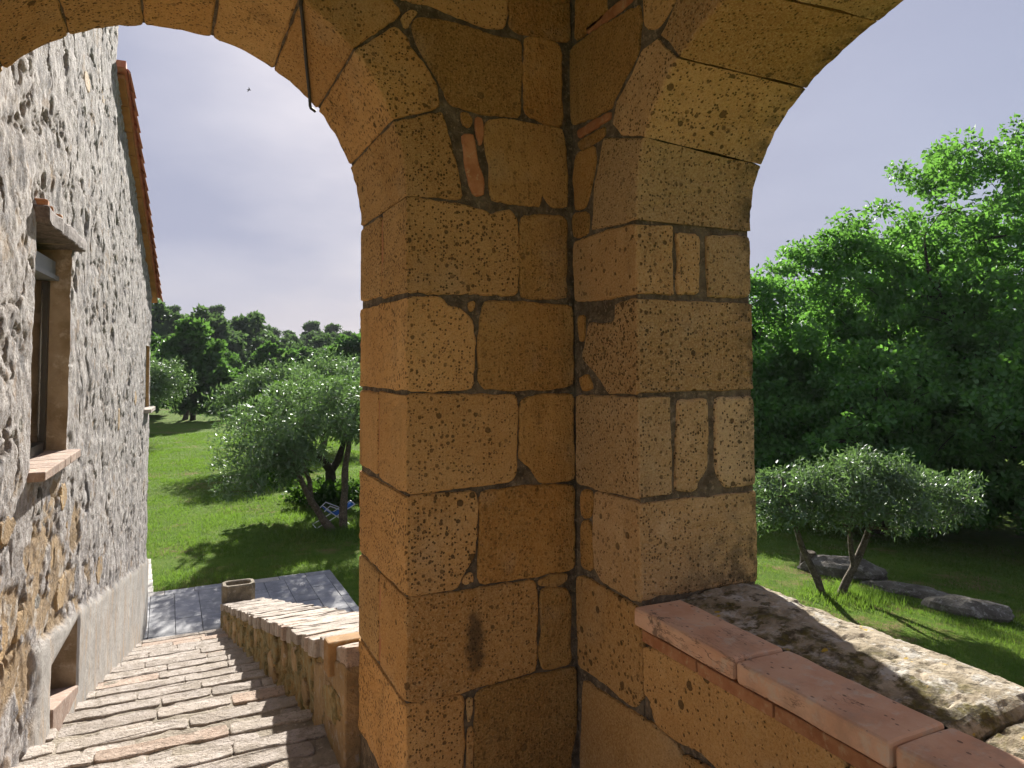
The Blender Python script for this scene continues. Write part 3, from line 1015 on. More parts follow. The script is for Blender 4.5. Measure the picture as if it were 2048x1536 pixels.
for k in range(7):
    z0 = FL + .01 + k * .235
    block('stone', [(-.23, z0), (.038, z0), (.038, z0 + .228), (-.23, z0 + .228)], fr_inner, XO - XW, MAT['tufa'], side_arch)

# --- parapet of the side arch
PZ = EYE - .615
V, F = box(XW + .012, XO - .03, .04, YR + .01, FL - .3, PZ - .045)
parapet = add('parapet', V, F, MAT['mortar'], loggia)
cy = [1.535, 1.178, .822, .467, .112]
for y1, y0 in zip(cy[:-1], cy[1:]):
    s = rp.uniform(0, 40)
    V, F = rough_box(1.052, 1.193, y0 + .004, y1 - .004, PZ - .044, PZ, .007, .0045, (6, 16, 4), s)
    add('coping_tile', V, F, MAT['coping_tile'], parapet)
y = 1.53
while y > .1:
    ln = rp.uniform(.20, .30)
    V, F = rough_box(1.074, 1.14, y - ln + .006, y, PZ - .087, PZ - .058, .003, .002, (2, 6, 2), y * 9)
    add('brick', V, F, MAT['brick'], parapet)
    y -= ln
block('stone', [(.93, 1.9), (.93, 2.045), (.62, 2.047), (.3, 2.045), (.3, 1.5), (.9, 1.45)], fr_inner, .13, MAT['tufa'], parapet)
block('stone', [(1.30, 1.85), (1.39, 1.84), (1.33, 1.70), (1.20, 1.45), (.93, 1.45), (.96, 1.85), (1.15, 1.835)], fr_inner, .13, MAT['tufa'], parapet)


def coping_stone(y0, y1, zt, seed, lip):
    """weathered slab of the outer half of the coping, pitted and rounded over at its outer edge"""
    ys = np.arange(y0, y1 + 1e-6, .009)
    s = np.linspace(0, 1, 46)
    V = []
    for yy in ys:
        e0, e1 = (yy - y0), (y1 - yy)
        edge = min(1, e0 / .03) if lip else 1.
        ox = .018 * float(fbm(yy * 5 + seed, 3.1, 0, 3))
        for q in s:
            if q < .78:
                x = 1.194 + (q / .78) * (XO - .010 + ox - 1.194)
                z = zt - .004 + .014 * sm(q / .3) - .02 * sm((q - .6) / .18) * .5
            else:
                a = (q - .78) / .22
                x = XO - .010 + ox + .022 * math.sin(a * math.pi) - .01 * a
                z = zt + .0 - .13 * a
            V.append((x, yy, z - .022 * (1 - edge ** .5)))
    V = np.array(V)
    h = .0075 * fbm(V[:, 0] * 13, V[:, 1] * 11 + seed, V[:, 2] * 11, 5, .65)
    h -= .010 * np.clip(noise3(V[:, 0] * 38, V[:, 1] * 38, V[:, 2] * 38 + seed) - .15, 0, 1)
    V[:, 2] += np.where(V[:, 0] > 1.2, h, h * .2)
    V[:, 0] += np.where(V[:, 0] > XO - .02, h * .8, 0)
    n = len(s)
    F = [(i * n + j, i * n + j + 1, (i + 1) * n + j + 1, (i + 1) * n + j) for i in range(len(ys) - 1) for j in range(n - 1)]
    # close the underside
    m = len(V)
    Vb = np.array([(V[i * n + j][0], V[i * n + j][1], zt - .13) for i in (0, len(ys) - 1) for j in range(n)])
    V = np.vstack([V, Vb])
    r = (len(ys) - 1) * n
    for j in range(n - 1):
        F.append((j, m + j, m + j + 1, j + 1))
        F.append((r + j, r + j + 1, m + n + j + 1, m + n + j))
    return add('coping_stone', V, F, MAT['moss_stone'], parapet, fix=True)


coping_stone(.800, 1.540, PZ - .002, 2.3, True)
coping_stone(.05, .792, PZ - .022, 8.1, False)

# --- floor and ceiling of the loggia
V, F = box(-1.25, XW + .005, -2.6, YO, FL - .12, FL)
add('floor', V, F, MAT['floor'], loggia)
V, F = box(-1.25, XO, -2.6, YO, TOP, TOP + .15)
add('ceiling', V, F, MAT['plaster_int'], loggia)

# ------------------------------------------------------------------ the house
HX0, HK = -.66, .06
hx = lambda y: HX0 + HK * y
HEND = 8.46
def htop(y):
    y = np.asarray(y, float)
    return np.where(y < 5.45, EYE + 2.30, EYE + 1.86 - .404 * (y - 5.55))
house = tag(empty('house', (hx(5.) - 2.5, 5., 0.)), 'old rendered stone house with terracotta verge and small windows beside the stairs', 'house')
WIN = (3.29, 4.03, EYE - .425, EYE + .53)
WIN2 = (7.89, 8.33, EYE - .48, EYE + .14)
NICHE = (3.74, 4.375, EYE - 1.66, EYE - 1.315)
ys = np.concatenate([np.geomspace(1, 3.6, 470) - 1])
ys = YO - .02 + ys / ys[-1] * (HEND - YO + .02)
zs = np.arange(-.1, EYE + 2.31, .0125)
for a in (WIN, WIN2, NICHE):
    for q in a[:2]: ys[np.argmin(abs(ys - q))] = q
    for q in a[2:]: zs[np.argmin(abs(zs - q))] = q
ys[np.argmin(abs(ys - 5.45))] = 5.45
HY, HZ = np.meshgrid(ys, zs, indexing='ij')
dado_line = EYE - 1.16 - .185 * (HY - 3.75)
wv = .05 * fbm(HY * 2.5, HZ * 2.5, 1.7, 4)
dado = sm((dado_line + wv - HZ) / .035) * sm((HY - 3.35 - .5 * np.clip(dado_line - HZ, 0, 1) * 0 + wv * 3) / .12)
f0 = fbm(HY * 1.7, HZ * 1.9, 4.2, 5, .55)
f1 = fbm(HY * 3.6, HZ * 4.6, 9.2, 5, .58)
f2 = fbm(HY * 13, HZ * 15, 2.2, 4, .6)
zone = np.exp(-((HY - 3.6) / 1.6) ** 2) * np.exp(-((HZ - (EYE - .95 - .1 * (HY - 3))) / .55) ** 2)
bare = sm((f1 + .85 * zone - .62) / .10)
bare2 = sm((f1 * .8 + f0 * .5 - .33) / .07) * .8
bare = np.maximum(bare, bare2 * .7) * (1 - dado)
lumps = np.abs(fbm(HY * 2.4, HZ * 3.2, 7.7, 4, .5))
fiss = sm((.055 - lumps) / .05) * sm((f2 + .35) / .3)
rough_h = .016 * f0 + .012 * f1 + .009 * f2 - .010 * fiss - .008 * bare
hole = sm((fbm(HY * 4.2, HZ * 5.0, 20.1, 4) - .33) / .10)
rough_h -= .018 * hole
holes = np.maximum(hole, fiss * .9) * (1 - dado)
smooth_h = .006 * f0 + .003 * f2 + .016
Hh = rough_h * (1 - dado) + smooth_h * dado
# calm the relief at the opening edges
def near(a, w=.03):
    dy = np.maximum(np.maximum(a[0] - HY, HY - a[1]), 0)
    dz = np.maximum(np.maximum(a[2] - HZ, HZ - a[3]), 0)
    return sm(1 - np.hypot(dy, dz) / w)
for a in (WIN, WIN2, NICHE):
    k = near(a)
    Hh = Hh * (1 - .55 * k)
HT = htop(HY)
HZc = np.minimum(HZ, HT)
HXv = hx(HY) + Hh
Vh = np.stack([HXv, HY + HK * 0, HZc], -1).reshape(-1, 3)
ni, nj = HY.shape
idx = np.arange(ni * nj).reshape(ni, nj)
cyy = (HY[:-1, :-1] + HY[1:, 1:]) / 2
czz = (HZ[:-1, :-1] + HZ[1:, 1:]) / 2
keep = (HZ[:-1, :-1] < np.minimum(HT[:-1, :-1], HT[1:, :-1]) - 1e-6)
for a in (WIN, WIN2, NICHE):
    keep &= ~((cyy > a[0]) & (cyy < a[1]) & (czz > a[2]) & (czz < a[3]))
# drop the sliver of faces that would bridge the step in the roof line
keep &= ~((cyy > 5.45) & (HZ[:-1, :-1] > HT[1:, 1:]))
Fh = np.stack([idx[:-1, :-1], idx[1:, :-1], idx[1:, 1:], idx[:-1, 1:]], -1)[keep]
hwall = add('wall', Vh, Fh, MAT['house'], house, smooth=False,
            attrs={'bare': bare.ravel(), 'dado': dado.ravel(), 'hole': holes.ravel()})
HWX = 5.5
# the other walls of the house
def hslab(y0, y1, z0, z1, x_in, name='end_wall', m=None):
    V = []
    F = [(0, 2, 3, 1), (4, 5, 7, 6), (0, 1, 5, 4), (2, 6, 7, 3), (0, 4, 6, 2), (1, 3, 7, 5)]
    for z in (z0, z1):
        for yy in (y0, y1):
            for xx in (x_in, None):
                V.append((hx(yy) - .03 if xx is None else xx, yy, z))
    return V, F
V, F = hslab(HEND - .35, HEND - .004, -.1, float(htop(HEND)) - .05, -HWX)
add('end_wall', V, F, MAT['house'], house)
V, F = hslab(5.10, 5.446, EYE + 1.4, EYE + 2.30, -HWX)
add('end_wall', V, F, MAT['house'], house)
V, F = box(-HWX - .3, -HWX, YO, HEND, -.1, EYE + .6)
add('end_wall', V, F, MAT['house'], house)


def opening(a, depth, m, floor_m, name):
    """jambs, head and bed of an opening, sewn to the edge of the rough wall face"""
    y0, y1, z0, z1 = a
    V, F = [], []
    i0, i1 = int(np.argmin(abs(ys - y0))), int(np.argmin(abs(ys - y1)))
    k0, k1 = int(np.argmin(abs(zs - z0))), int(np.argmin(abs(zs - z1)))
    def strip(edge):
        o = len(V)
        n = 9
        for (x, y, z) in edge:
            for j in range(n):
                t = (j / (n - 1)) ** 1.5
                xx = x + (hx(y) - depth - x) * t
                w = .006 * float(noise3(xx * 14, y * 14, z * 14)) * min(1, 4 * t)
                V.append((xx, y + w * (abs(y - y0) < 1e-6 or abs(y - y1) < 1e-6), z + w * (abs(z - z0) < 1e-6 or abs(z - z1) < 1e-6)))
        for i in range(len(edge) - 1):
            for j in range(n - 1):
                F.append((o + i * n + j, o + i * n + j + 1, o + (i + 1) * n + j + 1, o + (i + 1) * n + j))
    for i in (i0, i1): strip([(HXv[i, k], ys[i], zs[k]) for k in range(k0, k1 + 1)])
    for k in (k0, k1): strip([(HXv[i, k], ys[i], zs[k]) for i in range(i0, i1 + 1)])
    return add(name, V, F, m, house)


window = opening(WIN, .42, MAT['jamb'], None, 'window')
y0, y1, z0, z1 = WIN
d = .085
def hbox(ya, yb, da, db, za, zb):
    V = [(hx(yy) - dd, yy, zz) for zz in (za, zb) for yy in (ya, yb) for dd in (db, da)]
    F = [(0, 2, 3, 1), (4, 5, 7, 6), (0, 1, 5, 4), (2, 6, 7, 3), (0, 4, 6, 2), (1, 3, 7, 5)]
    return V, F
add('head_rail', *join(hbox(y0 + .002, y1 - .002, d - .02, d + .05, z1 - .13, z1 - .065), hbox(y0 + .002, y1 - .002, d - .035, d + .05, z1 - .155, z1 - .135)), MAT['metal_grey'], window)
add('frame', *join(hbox(y1 - .032, y1 - .002, d, d + .03, z0 + .012, z1 - .16), hbox(y0 + .002, y0 + .045, d, d + .03, z0 + .012, z1 - .16), hbox(y0 + .05, y1 - .05, d, d + .05, z0 + .002, z0 + .05)), MAT['metal_dark'], window)
add('curtain', *hbox(y0 + .046, y1 - .046, d + .06, d + .075, z0 + .03, z1 - .157), MAT['plaster_int'], window)
add('pane', *hbox(y0 + .046, y1 - .046, d + .02, d + .026, z0 + .052, z1 - .157), MAT['glass'], window)
# room behind the window
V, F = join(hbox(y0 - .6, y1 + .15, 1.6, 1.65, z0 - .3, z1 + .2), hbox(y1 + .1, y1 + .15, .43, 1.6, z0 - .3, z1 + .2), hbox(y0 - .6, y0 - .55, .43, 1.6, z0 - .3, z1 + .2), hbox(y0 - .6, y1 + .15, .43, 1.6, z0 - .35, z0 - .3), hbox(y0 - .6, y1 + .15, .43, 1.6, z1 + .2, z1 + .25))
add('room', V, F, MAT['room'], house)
# lintel beam, weathered, standing proud of the wall
V, F = [], []
Vb, Fb = rough_box(0, 1, 0, .10, 0, 1, .01, 0, (3, 14, 4))
Vb, Fb = rough_box(-.26, .045, y0 - .02, y1 + .10, z1 - .002, z1 + .062, .008, .012, (4, 16, 4), 3.)
Vb = np.array(Vb)
Vb[:, 0] += hx(Vb[:, 1])
Vb[:, 2] += .012 * fbm(Vb[:, 1] * 6, Vb[:, 0] * 3, 1., 3) 
add('lintel', Vb, Fb, MAT['wood'], window)
for k, (yy, zz, s) in enumerate(((y0 + .01, z1 + .075, .022), (y0 + .12, z1 + .075, .014), (y0 + .3, z1 + .078, .015))):
    Vb, Fb = rough_box(hx(yy) - .05, hx(yy) + .035, yy, yy + s * 2.2, zz - .01, zz + s, .008, .008, (3, 3, 3), k * 7.)
    add('brick', Vb, Fb, MAT['brick'], window)
# sill of flat bricks
ky = np.linspace(y0 - .02, y1 + .02, 7)
for i in range(6):
    Vb, Fb = rough_box(-.38, .055, ky[i] + .003, ky[i + 1] - .003, z0 - .034, z0 + .004, .004, .004, (5, 3, 3), i * 5.)
    Vb = np.array(Vb)
    Vb[:, 0] += hx(Vb[:, 1])
    add('sill_brick', Vb, Fb, MAT['sill'], window)

win2 = opening(WIN2, .30, MAT['tufa'], None, 'window')
Vb, Fb = hbox(WIN2[0] - .03, WIN2[1] + .03, -.06, .28, WIN2[2] - .03, WIN2[2] + .004)
add('sill', Vb, Fb, MAT['capstone'], win2)
add('shutter', *hbox(WIN2[0] + .01, WIN2[1] - .01, .24, .27, WIN2[2] + .01, WIN2[3] - .01), MAT['wood'], win2)
niche = opening(NICHE, .30, MAT['jamb'], None, 'basement_opening')
add('plaster_panel', *hbox(NICHE[0] - .02, NICHE[1] + .02, .28, .33, NICHE[2] - .02, NICHE[3] + .02), MAT['jamb'], niche)
Vb, Fb = rough_box(-.28, .02, NICHE[0] + .005, NICHE[1] - .005, NICHE[2] - .02, NICHE[2] + .015, .006, .004, (4, 8, 3), 2.)
Vb = np.array(Vb)
Vb[:, 2] += np.clip(NICHE[1] - Vb[:, 1], 0, 1) * .24 * (Vb[:, 2] > NICHE[2])
Vb[:, 0] += hx(Vb[:, 1])
add('sill', Vb, Fb, MAT['sill'], niche)

# bare rubble stones that show where the render has fallen
rs = random.Random(11)
def free(yy, zz, s):
    for a in (WIN, WIN2, NICHE):
        if a[0] - s < yy < a[1] + s and a[2] - s < zz < a[3] + s: return False
    return zz > EYE - 1.10 - .185 * (yy - 3.75) and zz < float(htop(yy)) - .1
cnt = 0
tries = 0
placed = []
while cnt < 44 and tries < 6000:
    tries += 1
    if rs.random() < .93:
        yy = rs.uniform(2.45, 5.2)
        zz = rs.gauss(EYE - .85 - .1 * (yy - 3), .32)
    else:
        yy, zz = rs.uniform(2.45, 8.2), rs.uniform(EYE - 1.6, EYE + 1.7)
    ly, lz = rs.uniform(.05, .13), rs.uniform(.035, .085)
    if not free(yy, zz, .12): continue
    if any(abs(yy - q[0]) < ly + q[2] and abs(zz - q[1]) < lz + q[3] for q in placed): continue
    placed.append((yy, zz, ly, lz))
    n = 16
    P = [(yy + ly * math.cos(2 * math.pi * k / n) * rs.uniform(.75, 1.1), zz + lz * math.sin(2 * math.pi * k / n) * rs.uniform(.75, 1.1)) for k in range(n)]
    x0 = hx(yy) + rs.uniform(-.014, .002)
    block('rubble_stone', P, lambda u, v, d: (x0 + HK * (u - yy) - d, u, v), .07, MAT['wall_stone'] if rs.random() < .8 else MAT['rock'], hwall, bevel=.012, rough=.008, cut=.012)
    cnt += 1

# roof: verge bricks and cover tiles stepping down the gable edge
def slope_pt(y): return EYE + 1.90 - .404 * (y - 5.55)
ang = math.atan(.404)
roof_v = []
for (xa, zt) in ((-HWX, 0),):
    pass
V = []
for dz in (.03, .075):
    for yy in (5.46, HEND + .22):
        for xx in (-HWX, None):
            V.append((hx(yy) + .05 if xx is None else xx, yy, slope_pt(yy) + dz))
F = [(0, 2, 3, 1), (4, 5, 7, 6), (0, 1, 5, 4), (2, 6, 7, 3), (0, 4, 6, 2), (1, 3, 7, 5)]
roof = add('roof', V, F, MAT['tile'], house)
cs, sn = math.cos(ang), math.sin(ang)
def along(s): return 5.50 + s * cs, slope_pt(5.50) - s * sn
TOT = (HEND + .24 - 5.50) / cs
nb = 12
for i in range(nb):
    s0, s1 = TOT * i / nb, TOT * (i + 1) / nb
    Vb, Fb = rough_box(-.10, .038, s0 + .004, s1 - .004, -.022, .016, .004, .003, (3, 6, 3), i * 3.)
    Vb = np.array(Vb)
    yy, zz = 5.50 + Vb[:, 1] * cs + Vb[:, 2] * sn, slope_pt(5.50) - Vb[:, 1] * sn + Vb[:, 2] * cs
    add('verge_brick', np.stack([Vb[:, 0] + hx(yy), yy, zz], 1), Fb, MAT['verge'], roof)
nt_ = 18
for i in range(nt_):
    s0 = TOT * i / nt_ - .02
    ln = TOT / nt_ + .07
    V, F = [], []
    n = 9
    for k, (s, r, lift) in enumerate(((s0, .050, .034), (s0 + ln, .062, .048))):
        for rr in (r, r - .014):
            for j in range(n):
                a = math.pi * j / (n - 1)
                V.append((.028 + rr * math.cos(a), s, lift - .025 + rr * .95 * math.sin(a)))
    for k0, k1 in ((0, 2), (1, 3)):
        for j in range(n - 1):
            q = (k0 * n + j, k0 * n + j + 1, k1 * n + j + 1, k1 * n + j)
            F.append(q if k0 == 0 else q[::-1])
    for k0 in (0, 2):
        for j in range(n - 1):
            F.append((k0 * n + j, (k0 + 1) * n + j, (k0 + 1) * n + j + 1, k0 * n + j + 1))
    for j in (0, n - 1): F.append((j, n + j, 3 * n + j, 2 * n + j))
    Vb = np.array(V)
    yy, zz = 5.50 + Vb[:, 1] * cs + Vb[:, 2] * sn, slope_pt(5.50) - Vb[:, 1] * sn + Vb[:, 2] * cs
    add('roof_tile', np.stack([Vb[:, 0] + hx(yy), yy, zz], 1), F, MAT['tile'], roof, fix=True)
# eaves of the taller part
V, F = hslab(YO + .01, 5.52, EYE + 2.29, EYE + 2.33, -HWX)
V = [(x + (.10 if x > -2 else 0), yy, z) for x, yy, z in V]
add('roof_slab', V, F, MAT['tile'], house)

# ------------------------------------------------------------------ stairs
NS, TR, RI, SY0 = 16, .335, .0865, YO + .02
stairs = tag(empty('staircase', (0., 5., 0.)), 'worn pale stone and brick staircase going down between house and low wall', 'staircase')
PXI, PXO = .54, .90
V, F = [], []
for i in range(NS):
    yb0, yb1 = SY0 + i * TR, SY0 + (i + 1) * TR
    zt = FL - .004 - i * RI
    V_, F_ = [], []
    nx, ny = 40, 12
    for a in range(nx + 1):
        for b in range(ny + 1):
            yy = yb0 + (yb1 - yb0) * b / ny
            xa = hx(yy) - .05
            V_.append((xa + (PXI + .03 - xa) * a / nx, yy - (.012 if b == ny else 0), zt))
    V_ = np.array(V_)
    V_[:, 2] += .012 * fbm(V_[:, 0] * 9, V_[:, 1] * 9, i * 2., 4) - .004
    F_ = [(a * (ny + 1) + b, (a + 1) * (ny + 1) + b, (a + 1) * (ny + 1) + b + 1, a * (ny + 1) + b + 1) for a in range(nx) for b in range(ny)]
    m = len(V_)
    Vr = [(V_[a * (ny + 1) + ny][0], yb1 - .02, zt - RI - .03) for a in range(nx + 1)]
    V_ = list(map(tuple, V_)) + Vr
    F_ += [(a * (ny + 1) + ny, (a + 1) * (ny + 1) + ny, m + a + 1, m + a) for a in range(nx)]
    V, F = join((V, F), (V_, F_))
bed = add('bed', V, F, MAT['stair_bed'], stairs)
rt = random.Random(21)
for i in range(NS):
    zt = FL - i * RI
    yb1 = SY0 + (i + 1) * TR
    e1, e2, e3 = .085 + rt.uniform(-.01, .012), .17 + rt.uniform(-.01, .01), .255 + rt.uniform(-.01, .01)
    rows = [(yb1 - e1, yb1 + .010, .0), (yb1 - e2, yb1 - e1 - .003, -.003), (yb1 - e3, yb1 - e2 - .003, -.005), (yb1 - TR + .014, yb1 - e3 - .003, -.006)]
    for r, (ya, yb, dz) in enumerate(rows):
        x = hx(ya) + rt.uniform(-.25, .03)
        while x < PXI - .03:
            ln = rt.uniform(.22, .55) if r == 0 else rt.uniform(.16, .45)
            x2 = min(x + ln, PXI + .01)
            if x2 - x < .06: break
            if rt.random() < (.03, .22, .40, .45)[r]:
                x = x2
                continue
            k = max(3, int(ln / .06))
            A = [(x + .002 + (x2 - x - .004) * q / k, ya + rt.uniform(-.004, .010)) for q in range(k + 1)]
            B = [(x + .002 + (x2 - x - .004) * q / k, yb + rt.uniform(-.006, .004)) for q in range(k + 1)]
            zz = zt + dz + rt.uniform(-.004, .003)
            block('step_stone', A + B[::-1], lambda u, v, d: (u, v, zz - d + .005 * float(noise3(u * 7, v * 7, i))), .05 if r else .08, MAT['step_pink'] if rt.random() < .12 else MAT['step'], bed, bevel=.005, rough=.004, step=.035, cut=.02, grow=.001)
            x = x2

# ------------------------------------------------------------------ low wall beside the stairs
st_z = lambda y: FL - RI / TR * (y - SY0)
wt_z = lambda y: EYE - .935 - .2705 * (y - 2.427)
lowwall = tag(empty('stair_wall', ((PXI + PXO) / 2, 5., 0.)), 'low mossy rubble wall with pale rough capping, right side of the stairs', 'wall')
y0w, y1w = YO + .004, 8.12
nyw, nzw = 330, 44
ysw = np.linspace(y0w, y1w, nyw)
V = []
for yy in ysw:
    lo, hi = -.1, wt_z(yy) - .055
    lo = max(lo, st_z(yy) - .3)
    for k in range(nzw):
        V.append((PXI, yy, lo + (hi - lo) * k / (nzw - 1)))
V = np.array(V)
r1 = fbm(V[:, 1] * 5, V[:, 2] * 6, 3.3, 5, .6)
r2 = np.abs(fbm(V[:, 1] * 6, V[:, 2] * 7, 8.3, 3))
V[:, 0] += -.022 * r1 + .02 * sm((.08 - r2) / .06) - .012 * sm((st_z(V[:, 1]) + .15 - V[:, 2]) / .15)
F = [(i * nzw + j, i * nzw + j + 1, (i + 1) * nzw + j + 1, (i + 1) * nzw + j) for i in range(nyw - 1) for j in range(nzw - 1)]
wallface = add('wall_face', V, F, MAT['rubble'], lowwall)
Vc = [(x, yy, z) for yy in (y0w, y1w) for x in (PXI + .035, PXO) for z in (-.1, wt_z(yy) - .05)]
Fc = [(0, 1, 3, 2), (4, 6, 7, 5), (0, 4, 5, 1), (2, 3, 7, 6), (1, 5, 7, 3), (0, 2, 6, 4)]
add('core', Vc, Fc, MAT['rubble'], lowwall)
rw = random.Random(31)
# larger stones showing in the face
for k in range(46):
    yy = rw.uniform(YO + .05, 7.6)
    lz, ly = rw.uniform(.035, .07), rw.uniform(.05, .12)
    zz = rw.uniform(st_z(yy) + .05, wt_z(yy) - .12)
    P = [(yy + ly * math.cos(2 * math.pi * q / 14) * rw.uniform(.8, 1.1), zz + lz * math.sin(2 * math.pi * q / 14) * rw.uniform(.8, 1.1)) for q in range(14)]
    xx = PXI - rw.uniform(.004, .022)
    block('rubble_stone', P, lambda u, v, d: (xx + d, u, v), .06, MAT['wall_stone'] if rw.random() < .25 else MAT['rubble'], wallface, bevel=.012, rough=.008, cut=.012)
yy = YO + .006
while yy < 7.78:
    wd = rw.uniform(.05, .13)
    t = rw.uniform(-.004, .004)
    Vb, Fb = rough_box(PXI - .012 + rw.uniform(-.02, .012), PXO + .02 + rw.uniform(-.02, .02), yy + .0003, yy + wd - .0003, -.058 + rw.uniform(-.015, .01), .0 + t, .005, .006, (12, 5, 4), rw.uniform(0, 99))
    Vb = np.array(Vb)
    Vb[:, 2] += wt_z(Vb[:, 1]) + np.where(Vb[:, 2] > -.03, .016 * fbm(Vb[:, 0] * 5, Vb[:, 1] * 16, 2.2, 4), 0)
    add('cap_stone', Vb, Fb, MAT['capstone'] if rw.random() < .92 else MAT['step_pink'], lowwall)
    yy += wd
# one broken cap brick beside the pier
Vb, Fb = rough_box(PXI - .035, PXI + .2, 2.53, 2.60, -.10, .012, .006, .004, (4, 3, 4), 4.)
Vb = np.array(Vb)
Vb[:, 2] += wt_z(2.55)
add('brick', Vb, Fb, MAT['ochre_brick'], lowwall)
# dressed block that ties the low wall to the pier
block('tie_stone', [(2.378, st_z(2.38) - .12), (2.70, st_z(2.7) - .12), (2.68, wt_z(2.68) - .12), (2.62, wt_z(2.62) - .055), (2.378, wt_z(2.38) - .055)], lambda u, v, d: (PXI - .012 + d, u, v), .10, MAT['wall_stone'], lowwall)
block('tie_stone', [(2.72, st_z(2.72) - .1), (2.93, st_z(2.93) - .1), (2.95, wt_z(2.95) - .10), (2.70, wt_z(2.70) - .08)], lambda u, v, d: (PXI - .006 + d, u, v), .08, MAT['wall_stone'], lowwall, bevel=.012, rough=.008)

# ------------------------------------------------------------------ stone trough at the end of the low wall
tx0, tx1, ty0, ty1 = PXI - .005, PXI + .30, 7.80, 8.02
tz0 = wt_z(7.9) - .035
tz1 = tz0 + .215
trough = tag(empty('stone_trough', ((tx0 + tx1) / 2, (ty0 + ty1) / 2, tz0)), 'small hollow stone trough standing on the lower end of the stair wall', 'trough')
def oct_ring(x0, x1, y0, y1, c, z): return [(x0 + c, y0, z), (x1 - c, y0, z), (x1, y0 + c, z), (x1, y1 - c, z), (x1 - c, y1, z), (x0 + c, y1, z), (x0, y1 - c, z), (x0, y0 + c, z)]
R = [oct_ring(tx0 + .012, tx1 - .012, ty0 + .012, ty1 - .012, .04, tz0), oct_ring(tx0, tx1, ty0, ty1, .04, tz0 + .03), oct_ring(tx0, tx1, ty0, ty1, .04, tz1 - .01), oct_ring(tx0 + .008, tx1 - .008, ty0 + .008, ty1 - .008, .037, tz1),
     oct_ring(tx0 + .033, tx1 - .033, ty0 + .033, ty1 - .033, .028, tz1), oct_ring(tx0 + .04, tx1 - .04, ty0 + .04, ty1 - .04, .025, tz1 - .01), oct_ring(tx0 + .05, tx1 - .05, ty0 + .05, ty1 - .05, .02, tz0 + .05)]
V = [p for r in R for p in r]
F = [(i * 8 + j, i * 8 + (j + 1) % 8, (i + 1) * 8 + (j + 1) % 8, (i + 1) * 8 + j) for i in range(len(R) - 1) for j in range(8)]
F += [tuple(range(8))[::-1], tuple((len(R) - 1) * 8 + j for j in range(8))]
V = np.array(V)
V += .004 * np.stack([fbm(V[:, 0] * 20 + 9 * k, V[:, 1] * 20, V[:, 2] * 20, 2) for k in range(3)], 1)
add('basin', V, F, MAT['trough'], trough)
V, F = box(tx0 + .05, tx1 - .05, ty0 + .05, ty1 - .05, tz0 + .07, tz0 + .10)
add('soil', V, F, MAT['soil'], trough)

# ------------------------------------------------------------------ trees
def leaves(C, n_per, rad_c, length, width, rng, up=.35, flat=.6, big=None):
    """C: clump centres (k,3). Kite-shaped leaves scattered round each clump"""
    k = len(C)
    n = k * n_per
    ci = np.repeat(np.arange(k), n_per)
    rc = rad_c * rng.uniform(.7, 1.3, k)[ci]
    d = rng.normal(size=(n, 3))
    d /= np.linalg.norm(d, axis=1)[:, None]
    r = rng.uniform(0, 1, n) ** .45
    P = C[ci] + d * (r * rc)[:, None] * np.array((1, 1, flat))
    ax = rng.normal(size=(n, 3)) + d * .7
    ax /= np.linalg.norm(ax, axis=1)[:, None]
    nn = rng.normal(size=(n, 3)) + np.array((0, 0, up * 3))
    sd = np.cross(ax, nn)
    sd /= np.linalg.norm(sd, axis=1)[:, None] + 1e-9
    ln = length * rng.uniform(.7, 1.25, n)[:, None]
    wd = width * rng.uniform(.7, 1.25, n)[:, None] / 2
    nrm = np.cross(sd, ax)
    V = np.empty((n, 4, 3))
    V[:, 0] = P
    V[:, 1] = P + ax * ln * .45 + sd * wd + nrm * wd * .3
    V[:, 2] = P + ax * ln
    V[:, 3] = P + ax * ln * .45 - sd * wd + nrm * wd * .3
    F = np.arange(n * 4).reshape(n, 4)
    rn = np.clip(rng.uniform(0, 1, k)[ci] * .55 + rng.uniform(0, 1, n) * .45, 0, 1)
    return V.reshape(-1, 3), F, np.repeat(rn, 4)


def crown_points(ells, n, rng, shell=.45):
    vol = np.array([e[3] * e[4] * e[5] for e in ells]) ** .75
    pick = rng.choice(len(ells), n, p=vol / vol.sum())
    d = rng.normal(size=(n, 3))
    d /= np.linalg.norm(d, axis=1)[:, None]
    r = rng.uniform(0, 1, n) ** shell
    E = np.array(ells)
    return E[pick, :3] + d * r[:, None] * E[pick, 3:6]


